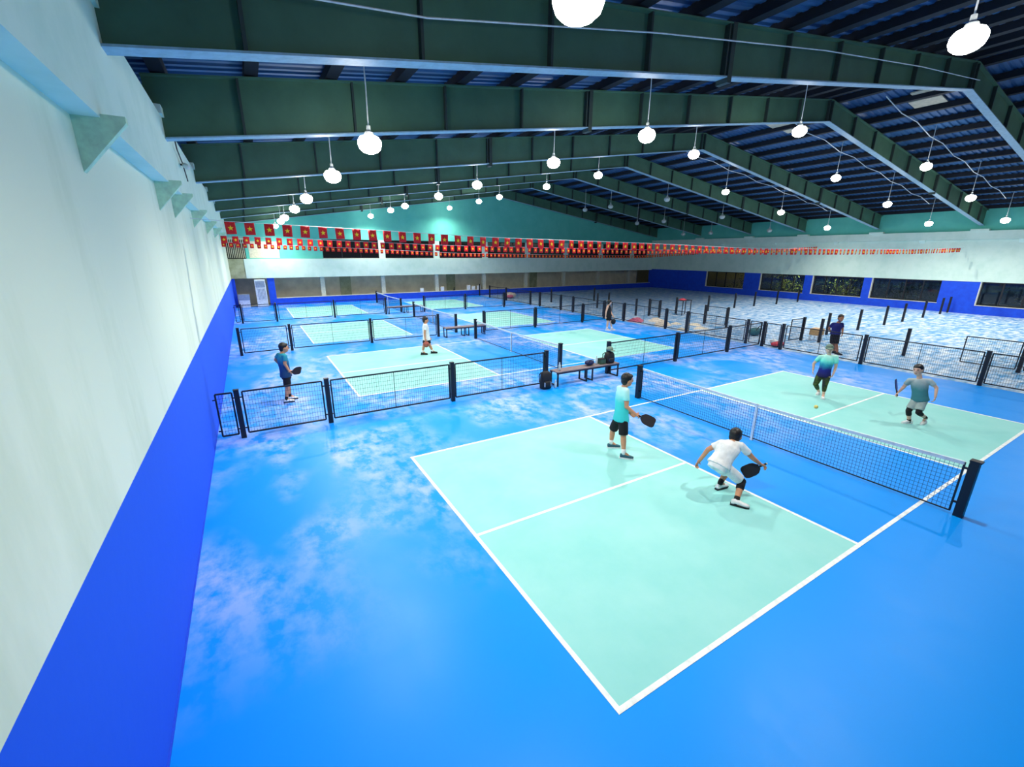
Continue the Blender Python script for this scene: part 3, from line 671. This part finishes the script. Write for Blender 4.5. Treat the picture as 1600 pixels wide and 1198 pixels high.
# shrubs outside the right windows
def shrub(x, y, h, lab, m, seed):
    rn = random.Random(seed); o = empty('shrub', (x, y, -.1), lab, 'shrub', 'shrubs outside the side windows')
    st = MB()
    for k in range(6): a = rn.uniform(0,6.28); st.tube([(x,y,-.1),(x+.3*math.cos(a),y+.3*math.sin(a),h*.5),(x+.6*math.cos(a),y+.7*math.sin(a),h*.9)], [.025,.018,.008], 5)
    st.build('stem', 'stem', o); lf = MB()
    for k in range(420):
        c = Vector((x+rn.gauss(0,.45), y+rn.gauss(0,.75), h*.55+rn.gauss(0,h*.24))); c.z = max(c.z, .05)
        d = Vector((rn.uniform(-1,1), rn.uniform(-1,1), rn.uniform(-.3,1))).normalized(); n = d.cross(Vector((rn.uniform(-1,1),rn.uniform(-1,1),rn.uniform(-1,1)))).normalized()
        l = rn.uniform(.1,.2); lf.add([c, c+d*l*.5+n*l*.28, c+d*l, c+d*l*.5-n*l*.28], [(0,1,2,3)])
    q = lf.build('foliage', m, o); q['kind'] = 'stuff'
shrub(XR+2.0, 21.6, 1.9, 'leafy shrub outside the second window on the right', 'leaf', 1)
shrub(XR+2.2, 16.8, 1.8, 'leafy shrub outside the third window on the right', 'leaf', 2)
shrub(XR+2.6, 12.6, 1.7, 'dim shrub outside the fourth window on the right', 'leaf_dark', 3)
shrub(XR+2.4, 25.6, 1.8, 'dim shrub outside the first window near the dark corner', 'leaf_dark', 4)
shrub(XR+2.8, 5.2, 1.8, 'dim shrub outside the rightmost window', 'leaf_dark', 5)
o = empty('added_yard_lamp', (XR+.6, 19.0, 2.75), 'small added lamp outside between the side windows, lighting the shrubs', 'lamp')  # added out of view to brighten the shrubs
MB().lathe([(.05,.15),(.12,.05),(.12,.02)], (XR+.6,19.0,2.75), 12).build('lamp_cap','lamp_body',o); MB().ell((XR+.6,19.0,2.74),.07,.07,.06,seg=10,rings=6).build('bulb','bulb_off',o)
MB().bar((XR+.3,19.0,2.82),(XR+.6,19.0,2.87),.03).build('arm','lamp_body',o)
ld = bpy.data.lights.new('added_yard_light','POINT'); ld.energy = 350; ld.color = (1,.92,.65); ld.shadow_soft_size = .08
l = bpy.data.objects.new('added_yard_light', ld); l.parent = o; l.location = (0.2,0,-.15); col.objects.link(l)
# ------------------------------------------------------------------ people
PJ = {}
PJ['p1'] = dict(top=(3.799,3.870,1.697), head=(3.811,3.858,1.560), neck=(3.772,3.898,1.418), shR=(3.699,3.786,1.381), shL=(3.824,4.102,1.329), elR=(3.666,3.720,1.080), wrR=(3.782,3.601,0.956), haR=(3.826,3.556,0.922), pad=(3.904,3.476,0.875), elL=(3.933,4.047,0.949), wrL=(4.006,3.944,0.816), haL=(4.043,3.906,0.779), hipR=(3.723,3.833,0.782), hipL=(3.775,4.009,0.741), knR=(3.685,3.757,0.433), knL=(3.789,4.166,0.400), anR=(3.650,3.679,0.123), anL=(3.777,4.179,0.121), toeR=(3.771,3.555,0.048), toeL=(3.851,4.132,0.079))
PJ['p2'] = dict(top=(4.405,1.908,1.125), head=(4.391,1.892,1.018), neck=(4.312,1.870,0.916), shR=(4.298,1.734,0.903), shL=(4.150,1.990,0.882), elR=(4.464,1.607,0.695), wrR=(4.611,1.552,0.576), haR=(4.654,1.518,0.550), pad=(4.570,1.623,0.448), elL=(4.041,2.138,0.730), wrL=(4.021,2.271,0.447), haL=(4.031,2.314,0.364), hipR=(3.984,1.796,0.594), hipL=(3.938,1.916,0.588), knR=(4.285,1.616,0.302), knL=(4.421,1.981,0.262), anR=(4.006,1.499,0.064), anL=(4.240,1.954,0.132), toeR=(4.071,1.387,0.020), toeL=(4.325,1.947,0.067))
PJ['p3'] = dict(top=(11.356,3.724,1.527), head=(11.337,3.691,1.399), neck=(11.382,3.713,1.244), shR=(11.341,3.891,1.158), shL=(11.479,3.557,1.200), elR=(11.340,4.023,0.924), wrR=(11.282,3.980,0.751), haR=(11.255,3.967,0.662), elL=(11.539,3.543,0.910), wrL=(11.466,3.537,0.717), haL=(11.430,3.544,0.626), hipR=(11.389,3.828,0.620), hipL=(11.453,3.673,0.648), knR=(11.304,3.850,0.359), knL=(11.341,3.630,0.373), anR=(11.623,3.863,0.082), anL=(11.345,3.619,0.107), toeR=(11.523,3.844,0.020), toeL=(11.211,3.551,0.034))
PJ['p4'] = dict(top=(10.960,1.666,1.458), head=(10.933,1.649,1.333), neck=(10.997,1.603,1.179), shR=(10.988,1.756,1.048), shL=(11.077,1.418,1.104), elR=(10.971,1.822,0.864), wrR=(10.859,1.854,0.751), haR=(10.833,1.874,0.709), pad=(10.815,1.943,0.982), elL=(11.113,1.279,0.964), wrL=(11.022,1.233,0.772), haL=(11.003,1.226,0.684), hipR=(11.061,1.557,0.624), hipL=(11.092,1.439,0.637), knR=(10.925,1.602,0.333), knL=(10.922,1.418,0.345), anR=(11.018,1.563,0.055), anL=(11.299,1.359,0.160), toeR=(10.896,1.633,0.020), toeL=(11.216,1.361,0.035))
PJ['p5'] = dict(top=(18.038,6.332,1.618), head=(18.043,6.319,1.478), neck=(18.033,6.346,1.346), shR=(17.937,6.534,1.225), shL=(18.156,6.305,1.239), elR=(17.966,6.649,1.022), wrR=(18.041,6.596,0.877), haR=(18.078,6.558,0.840), elL=(18.195,6.261,1.020), wrL=(18.110,6.205,0.865), haL=(18.093,6.195,0.790), hipR=(17.984,6.468,0.836), hipL=(18.080,6.361,0.844), knR=(18.000,6.430,0.415), knL=(18.047,6.310,0.418), anR=(18.277,6.408,0.093), anL=(18.084,6.217,0.070), toeR=(18.258,6.320,0.044), toeL=(18.044,6.046,0.020))
PJ['p6'] = dict(top=(-1.747,10.919,1.628), head=(-1.750,10.919,1.506), neck=(-1.790,10.920,1.379), shR=(-1.774,10.750,1.298), shL=(-1.900,11.075,1.291), elR=(-1.803,10.721,1.097), wrR=(-1.732,10.718,0.913), haR=(-1.694,10.716,0.872), pad=(-1.622,10.763,0.866), elL=(-1.996,11.129,1.149), wrL=(-1.911,11.146,1.001), haL=(-1.870,11.124,0.973), hipR=(-1.800,10.841,0.759), hipL=(-1.814,11.001,0.740), knR=(-1.822,10.832,0.384), knL=(-1.789,11.020,0.384), anR=(-1.887,10.814,0.106), anL=(-1.780,11.050,0.122), toeR=(-1.735,10.808,0.020), toeL=(-1.661,11.045,0.048))
PJ['p7'] = dict(top=(3.523,14.615,1.515), head=(3.522,14.615,1.396), neck=(3.492,14.626,1.262), shR=(3.454,14.459,1.193), shL=(3.544,14.788,1.166), elR=(3.386,14.430,0.922), wrR=(3.386,14.409,0.682), haR=(3.401,14.404,0.592), pad=(3.418,14.397,0.464), elL=(3.612,14.795,0.873), wrL=(3.690,14.746,0.651), haL=(3.723,14.734,0.570), hipR=(3.469,14.549,0.638), hipL=(3.570,14.683,0.607), knR=(3.375,14.572,0.357), knL=(3.667,14.659,0.314), anR=(3.316,14.593,0.130), anL=(3.753,14.638,0.111), toeR=(3.433,14.541,0.048), toeL=(3.913,14.582,0.020))
PJ['p8'] = dict(top=(13.903,15.298,1.608), head=(13.916,15.285,1.479), neck=(13.874,15.324,1.344), shR=(13.733,15.251,1.275), shL=(14.009,15.403,1.255), elR=(13.652,15.258,0.995), wrR=(13.633,15.249,0.762), haR=(13.635,15.247,0.668), pad=(14.166,15.187,0.580), elL=(14.107,15.380,0.953), wrL=(14.114,15.236,0.799), haL=(14.129,15.195,0.718), hipR=(13.818,15.267,0.730), hipL=(13.976,15.338,0.711), knR=(13.814,15.258,0.426), knL=(14.053,15.280,0.412), anR=(13.799,15.272,0.124), anL=(14.104,15.232,0.122), toeR=(13.849,15.183,0.022), toeL=(14.207,15.149,0.020))
def remesh(mb, name, vox, m, parent, smooth_it=3, cut=None):
    me = bpy.data.meshes.new('tmp'); me.from_pydata(mb.v, [], mb.f)
    ob = bpy.data.objects.new('tmp', me); col.objects.link(ob)
    md = ob.modifiers.new('r', 'REMESH'); md.mode = 'VOXEL'; md.voxel_size = vox; md.adaptivity = 0
    if smooth_it: sm = ob.modifiers.new('s', 'SMOOTH'); sm.factor = .5; sm.iterations = smooth_it
    dg = bpy.context.evaluated_depsgraph_get(); ev = ob.evaluated_get(dg); nm = bpy.data.meshes.new_from_object(ev, depsgraph=dg)
    bpy.data.objects.remove(ob, do_unlink=True); bpy.data.meshes.remove(me)
    nm.name = name; nm.transform(Matrix.Translation(-wloc(parent))); nm.materials.clear(); nm.materials.append(MATS[m])
    nm.polygons.foreach_set('use_smooth', [True]*len(nm.polygons))
    o = bpy.data.objects.new(name, nm); o.parent = parent; col.objects.link(o); return o
def limb(mb, pts, rad, seg=14):
    """tapered limb with round ends: tube plus a ball at each joint"""
    n = len(pts); P_, R_ = [], []
    for i in range(n-1):
        for t in (0, .33, .66): P_.append(Vector(pts[i]).lerp(Vector(pts[i+1]), t)); R_.append(rad[i]+(rad[i+1]-rad[i])*t)
    P_.append(Vector(pts[-1])); R_.append(rad[-1])
    mb.tube(P_, R_, seg)
    for p, r in zip(pts, rad): mb.ell(p, r, r, r, seg=12, rings=8)
def loft(mb, rings, seg=20):
    """rings: (centre, side vector, front vector, rs, rf)"""
    k = len(mb.v)
    for c, sd, fr, rs, rf in rings:
        for j in range(seg):
            a = 2*math.pi*j/seg; mb.v.append(tuple(Vector(c)+sd*rs*math.cos(a)+fr*rf*math.sin(a)))
    n = len(rings)
    for i in range(n-1):
        for j in range(seg): a = k+i*seg+j; b = k+i*seg+(j+1) % seg; mb.f.append((a,b,b+seg,a+seg))
    mb.f.append(tuple(k+j for j in reversed(range(seg)))); mb.f.append(tuple(k+(n-1)*seg+j for j in range(seg)))
def person(key, lab, skin, shirt, short, shoe, sole='rubber', sleeve='short', short_end=.9, socks=None, knee=None, face=None, hat=None, hold=(), build=1.0, vox=.009, hairmat='hair', hs_=1.12, collar=False, hem=-.07):
    J = {k: Vector(v) for k, v in PJ[key].items()}; s = build
    base = Vector(((J['anR'].x+J['anL'].x)/2, (J['anR'].y+J['anL'].y)/2, 0))
    P = empty('person', base, lab, 'person')
    hip = (J['hipR']+J['hipL'])/2; sh = (J['shR']+J['shL'])/2; neck = J['neck']
    up = (sh-hip).normalized()
    side = (J['shL']-J['shR']); side = (side-up*side.dot(up)).normalized()      # towards the left side
    front = side.cross(up).normalized()
    # ground the feet
    feet = {}
    for S in 'RL':
        an = J['an'+S]; to = J['toe'+S]; d = to-an; lift = max(0, an.z-.13)
        h = Vector((d.x, d.y, 0)); h = h.normalized() if h.length > .03 else Vector((front.x, front.y, 0)).normalized()
        feet[S] = (an, h, lift)
    body = MB(); B = body
    # torso
    hs = side if side.length else Vector((0,1,0))
    hside = (J['hipL']-J['hipR']); hside = (hside-up*hside.dot(up)); hside = hside.normalized() if hside.length > .05 else side
    def ring(t, ws, wf, off=0): c = hip.lerp(sh, t); sd = hside.lerp(side, max(0,min(1,t))).normalized(); return (c+front*off, sd, sd.cross(up).normalized()*1.0, ws*s, wf*s)
    tor = [ring(-.12,.11,.09), ring(0,.155,.115), ring(.18,.15,.11), ring(.42,.142,.105), ring(.65,.158,.112), ring(.85,.165,.105), ring(1.0,.13,.08), ring(1.08,.07,.06)]
    loft(B, tor)
    limb(B, [sh+up*.02, neck+up*.03, J['head']-up*.02], [.065*s,.055*s,.05*s])
    for S in 'RL':
        limb(B, [sh.lerp(J['sh'+S],.55), J['sh'+S], J['el'+S], J['wr'+S]], [.06*s,.056*s,.042*s,.029*s])
        limb(B, [hip.lerp(J['hip'+S],.7), J['hip'+S].lerp(J['kn'+S],.25), J['kn'+S], J['kn'+S].lerp(J['an'+S],.3), J['an'+S]], [.085*s,.085*s,.056*s,.057*s,.037*s])
        limb(B, [J['an'+S], J['an'+S]+feet[S][1]*.08-Vector((0,0,.05))], [.036*s,.032*s])
        # hand: palm, four fingers with a bend, thumb from the side of the palm
        wr = J['wr'+S]; dr = (J['ha'+S]-wr); dr = dr.normalized() if dr.length > .01 else (wr-J['el'+S]).normalized()
        th = front - dr*front.dot(dr); th = th.normalized() if th.length > .1 else up
        nrm = dr.cross(th).normalized()
        inn = nrm if nrm.dot(hip-wr) > 0 else -nrm
        palm = wr+dr*.05
        B.ell(palm, .05*s, .04*s, .018*s, (dr, th, inn), 12, 8)
        for q, (o_, ln) in enumerate(((.03,.036),(.01,.042),(-.01,.04),(-.029,.031))):
            a = palm+dr*.035*s+th*o_*s; b = a+(dr*.8+inn*.5).normalized()*ln; c = b+(dr*.15+inn).normalized()*ln*.85
            limb(B, [a,b,c], [.0105*s,.0098*s,.0085*s], 8)
        a = palm-dr*.012+th*.036*s; b = a+(dr*.6+th*.7+inn*.3).normalized()*.034; c = b+(dr*.7+inn*.7).normalized()*.028
        limb(B, [a,b,c], [.012*s,.011*s,.009*s], 8)
    # head
    fd = Vector(face).normalized() if face else front
    hu = (J['top']-neck).normalized(); hu = (hu*.6+Vector((0,0,1))*.4).normalized(); fd = (fd-hu*fd.dot(hu)).normalized(); hl = hu.cross(fd).normalized()
    hr = hs_; H = J['top']-hu*.115*hr
    B.ell(H, .097*hr, .076*hr, .112*hr, (fd, hl, hu), 20, 14)
    B.ell(H-hu*.06*hr+fd*.022*hr, .068*hr, .058*hr, .062*hr, (fd, hl, hu), 16, 10)      # jaw
    B.ell(H-hu*.022*hr+fd*.098*hr, .022*hr, .014*hr, .024*hr, (fd, hl, hu), 10, 8)       # nose
    for q in (-1, 1): B.ell(H-hu*.01*hr+hl*q*.078*hr, .024*hr, .01*hr, .032*hr, (fd, hl, hu), 10, 8)
    remesh(B, 'body', vox, skin, P, 2)
    # face details
    for q in (-1, 1):
        MB().ell(H+hu*.008*hr+fd*.088*hr+hl*q*.032*hr, .012*hr, .013*hr, .007*hr, (fd, hl, hu), 10, 6).build('eye', 'eye', P, smooth=True)
        MB().ell(H+hu*.03*hr+fd*.089*hr+hl*q*.033*hr, .008*hr, .02*hr, .004*hr, (fd, hl, hu), 10, 6).build('eyebrow', 'hair', P, smooth=True)
    MB().ell(H-hu*.065*hr+fd*.085*hr, .01*hr, .024*hr, .006*hr, (fd, hl, hu), 10, 6).build('mouth', 'lips', P, smooth=True)
    # hair
    hb = MB(); hb.ell(H+hu*.032*hr-fd*.022*hr, .099*hr, .088*hr, .099*hr, (fd, hl, hu), 18, 12); hb.ell(H-hu*.02*hr-fd*.05*hr, .058*hr, .08*hr, .08*hr, (fd, hl, hu), 14, 10)
    hb.ell(H+hu*.075*hr+fd*.035*hr, .055*hr, .07*hr, .035*hr, (fd, hl, hu), 14, 10)
    remesh(hb, 'hair', .009, hairmat, P, 1)
    if hat:
        MB().ell(H+hu*.045*hr-fd*.01*hr, .112*hr, .096*hr, .085*hr, (fd, hl, hu), 16, 10).build('cap_crown', hat, P, smooth=True)
        MB().prism([(-.07,0),(.07,0),(.06,.07),(0,.095),(-.06,.07)], H+hu*.05*hr+fd*.09*hr, hl, (fd-hu*.25), .008).build('cap_brim', hat, P)
    # shirt
    sb = MB(); g = .016*s
    def sring(t, ws, wf, off=0): r = ring(t, ws, wf, off); return (r[0], r[1], r[2], r[3]+g, r[4]+g)
    loft(sb, [sring(hem,.178,.138), sring(.04,.172,.132), sring(.18,.155,.115), sring(.42,.148,.11), sring(.65,.162,.116), sring(.85,.168,.108), sring(1.0,.135,.085), sring(1.06,.09,.075), sring(1.12,.066,.06)])
    for S in 'RL':
        e = .62 if sleeve == 'short' else (.12 if sleeve == 'none' else .95)
        a = J['sh'+S]; el = a.lerp(J['el'+S], e)
        if sleeve != 'none': limb(sb, [sh.lerp(a,.5), a, a.lerp(el,.5)], [.066*s,.062*s,.062*s]); sb.tube([a, a.lerp(el,.5), el], [.062*s,.062*s,.066*s], 16)
        else: limb(sb, [sh.lerp(a,.3), sh.lerp(a,.75)], [.066*s,.06*s])
    remesh(sb, 'shirt', .011, shirt, P, 2)
    if collar: MB().tube([neck+up*.0, neck+up*.035], [.075*s,.062*s], 16, cap=False).build('collar', shirt, P)
    # shorts or trousers
    tb = MB()
    loft(tb, [(hip+up*.05, hside, hside.cross(up).normalized(), .15*s, .11*s), (hip, hside, hside.cross(up).normalized(), .165*s, .125*s), (hip-up*.1, hside, hside.cross(up).normalized(), .15*s, .12*s)])
    for S in 'RL':
        h = J['hip'+S]; k = J['kn'+S]; an = J['an'+S]
        if short_end <= 1: e = h.lerp(k, short_end); tb.tube([h+up*.04, h.lerp(e,.3), h.lerp(e,.7), e], [.08*s,.096*s,.096*s,.092*s], 16); tb.ell(h-up*.02, .086*s,.086*s,.086*s)
        else:
            e = k.lerp(an, short_end-1); limb(tb, [h, h.lerp(k,.3), k, e], [.1*s,.1*s,.075*s,.06*s])
    remesh(tb, 'shorts' if short_end <= 1 else 'trousers', .012, short, P, 2)
    # shoes, socks, knee sleeves
    for S in 'RL':
        an, h, lift = feet[S]; z0 = lift*.75; sd = Vector((-h.y, h.x, 0)); tilt = -.5 if lift > .05 else 0
        h3 = Vector((h.x, h.y, tilt)).normalized(); u3 = sd.cross(h3) * -1; u3 = h3.cross(sd); u3 = u3 if u3.z > 0 else -u3
        c0 = Vector((an.x, an.y, z0)) - h*.05; 
        if lift <= .05: c0.z = 0
        sb2 = MB(); prof = [(-.02,.036,.07),(.03,.042,.095),(.09,.042,.085),(.15,.046,.06),(.2,.044,.05),(.245,.03,.038)]
        loft(sb2, [(c0+h3*x*s+u3*(.02+hh*.5)*s, sd, u3, ws*s, hh*.52*s) for x, ws, hh in prof], 14)
        so = sb2.build('shoe', shoe, P, smooth=True)
        sl = MB(); ol = [(-.03,-.034),(-.03,.034),(.05,.042),(.13,.046),(.2,.046),(.25,.026),(.25,-.026),(.2,-.046),(.13,-.046),(.05,-.042)]
        sl.prism([(a*s, b*s) for a, b in ol], c0+u3*.014*s, h3, sd, .028*s); sl.build('sole', sole, so)
        if socks:
            p, q = an-Vector((0,0,.03)), an.lerp(J['kn'+S], .24); MB().tube([p, an, q], [.042*s,.043*s,.046*s], 14).build('sock', socks, P, smooth=True)
        if knee and S in knee:
            k = J['kn'+S]; a, b = k.lerp(J['hip'+S], .28), k.lerp(an, .32); kb = MB(); limb(kb, [a, k, b], [.078*s,.066*s,.064*s]); kb.build('knee_sleeve', 'cloth_black', P, smooth=True)
    return P, J
def paddle(lab, hand, tip, normal, face_m='paddle_face', L=.40):
    """hand: grip point, tip: far end direction"""
    hand = Vector(hand); d = (Vector(tip)-hand).normalized(); n = Vector(normal); n = (n-d*n.dot(d)).normalized(); sd = n.cross(d)
    o = empty('paddle', hand, lab, 'paddle')
    MB().tube([hand-d*.06, hand+d*.08], .017, 10).build('handle', 'rubber', o, smooth=True)
    MB().ell(hand-d*.065, .02,.02,.012, (sd,n,d), 10, 6).build('butt_cap', 'paddle_edge', o)
    pts = [(-.03,.06),(-.085,.12),(-.1,.17),(-.1,.29),(-.085,.325),(-.06,.34),(.06,.34),(.085,.325),(.1,.29),(.1,.17),(.085,.12),(.03,.06)]
    f = MB().prism(pts, hand, sd, d, .014).build('blade', face_m, o)
    MB().tube([hand+sd*x*1.01+d*(y+.002) for x, y in pts], .0085, 6).build('edge_guard', 'paddle_face' if face_m != 'paddle_face' else 'rubber', f)
    return o

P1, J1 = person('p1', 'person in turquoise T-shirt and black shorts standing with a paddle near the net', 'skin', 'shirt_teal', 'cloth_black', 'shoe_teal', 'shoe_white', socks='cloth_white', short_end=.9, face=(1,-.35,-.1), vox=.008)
paddle('black paddle held low by the person in turquoise', J1['haR'], J1['pad']+(J1['pad']-J1['haR']), (-.3,-1,.5))
P2, J2 = person('p2', 'person all in white crouching at the kitchen line with one black knee sleeve', 'skin', 'cloth_white', 'cloth_white', 'shoe_white', 'rubber', socks='cloth_black', short_end=.86, knee='R', face=(1,.25,-.25), vox=.008)
paddle('black paddle in right hand of the crouching person in white', J2['haR'], J2['pad'], (-.5,-.8,.6))
P3, J3 = person('p3', 'person in mint to navy shirt, cap and camouflage trousers running toward the net', 'skin_pale', 'shirt_ombre', 'trouser_green', 'shoe_white', 'shoe_white', short_end=1.55, knee='RL', face=(-.9,-.5,-.25), hat='cap_green', vox=.01, build=.9, hs_=1.05)
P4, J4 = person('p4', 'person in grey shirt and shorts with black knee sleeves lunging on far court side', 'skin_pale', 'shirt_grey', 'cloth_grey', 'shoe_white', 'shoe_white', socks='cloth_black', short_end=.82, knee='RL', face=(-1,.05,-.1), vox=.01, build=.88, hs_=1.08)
paddle('dark blue paddle held edge-on by the person in grey', J4['haR'], J4['pad'], (-.2,1,0), 'paddle_blue')
P5, J5 = person('p5', 'person in navy shirt and black shorts walking on the pale floor behind the fence', 'skin_dark', 'cloth_navy', 'cloth_black', 'shoe_black', 'rubber', short_end=.95, face=(-.5,-.8,0), collar=True, vox=.011)
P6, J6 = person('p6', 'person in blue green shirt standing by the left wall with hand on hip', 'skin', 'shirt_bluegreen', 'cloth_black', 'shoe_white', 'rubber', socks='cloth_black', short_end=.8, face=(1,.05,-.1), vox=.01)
paddle('black paddle held by the person beside the left wall', J6['haR'], J6['haR']+Vector((.22,-.22,.06)), (-.5,-.6,.6), L=.38)
P7, J7 = person('p7', 'person in loose white T-shirt and black shorts walking across the second court', 'skin', 'cloth_white', 'cloth_black', 'shoe_black', 'rubber', socks='cloth_white', short_end=.62, face=(1,-.2,-.25), vox=.011)
o = empty('basketball', J7['pad']-Vector((0,0,.12)), 'brown ball carried low by the person in white on second court', 'ball')
_c = J7['haR']+Vector((.02,0,-.14)); MB().ell(_c, .12,.12,.12, seg=20, rings=14).build('ball_body', 'ball_brown', o, smooth=True)
for ax in ((Vector((1,0,0)),Vector((0,1,0))),(Vector((1,0,0)),Vector((0,0,1))),(Vector((0,1,0)),Vector((0,0,1)))):
    MB().tube([_c+(ax[0]*math.cos(t*math.pi/10)+ax[1]*math.sin(t*math.pi/10))*.1195 for t in range(21)], .0025, 5).build('seam', 'rubber', o)
P8, J8 = person('p8', 'person in black sleeveless top and shorts walking on the aisle with a bag', 'skin_pale', 'cloth_black', 'cloth_black', 'shoe_white', 'shoe_white', sleeve='none', short_end=.6, socks='cloth_white', face=(1,-.2,-.3), vox=.011)
c = J8['haL']
o = empty('hand_bag', (c.x, c.y, c.z-.4), 'black bag carried by the person in the sleeveless top', 'bag')
MB().ell((c.x+.03,c.y,c.z-.25), .15,.09,.15, seg=16, rings=10).build('bag_body','bag_black',o,smooth=True); MB().tube([(c.x-.08,c.y,c.z-.12),(c.x-.03,c.y,c.z-.01),(c.x+.03,c.y,c.z-.01),(c.x+.08,c.y,c.z-.12)], .01, 6).build('handle','bag_black',o)
# ball in play
o = empty('pickleball', (9.0,2.75,.38), 'yellow perforated ball in flight above the far court side', 'ball')
MB().ell((9.0,2.75,.42), .045,.045,.045, seg=18, rings=12).build('shell','ball_yellow',o,smooth=True)
for k in range(12):
    a = k*2.4; zz = -.9+1.8*k/11; rr = math.sqrt(1-zz*zz); d = Vector((rr*math.cos(a), rr*math.sin(a), zz)); t = d.orthogonal().normalized()
    MB().prism([(.006*math.cos(q), .006*math.sin(q)) for q in [i*math.pi/4 for i in range(8)]], Vector((9.0,2.75,.42))+d*.0445, t, d.cross(t), .002).build('hole','rubber',o)
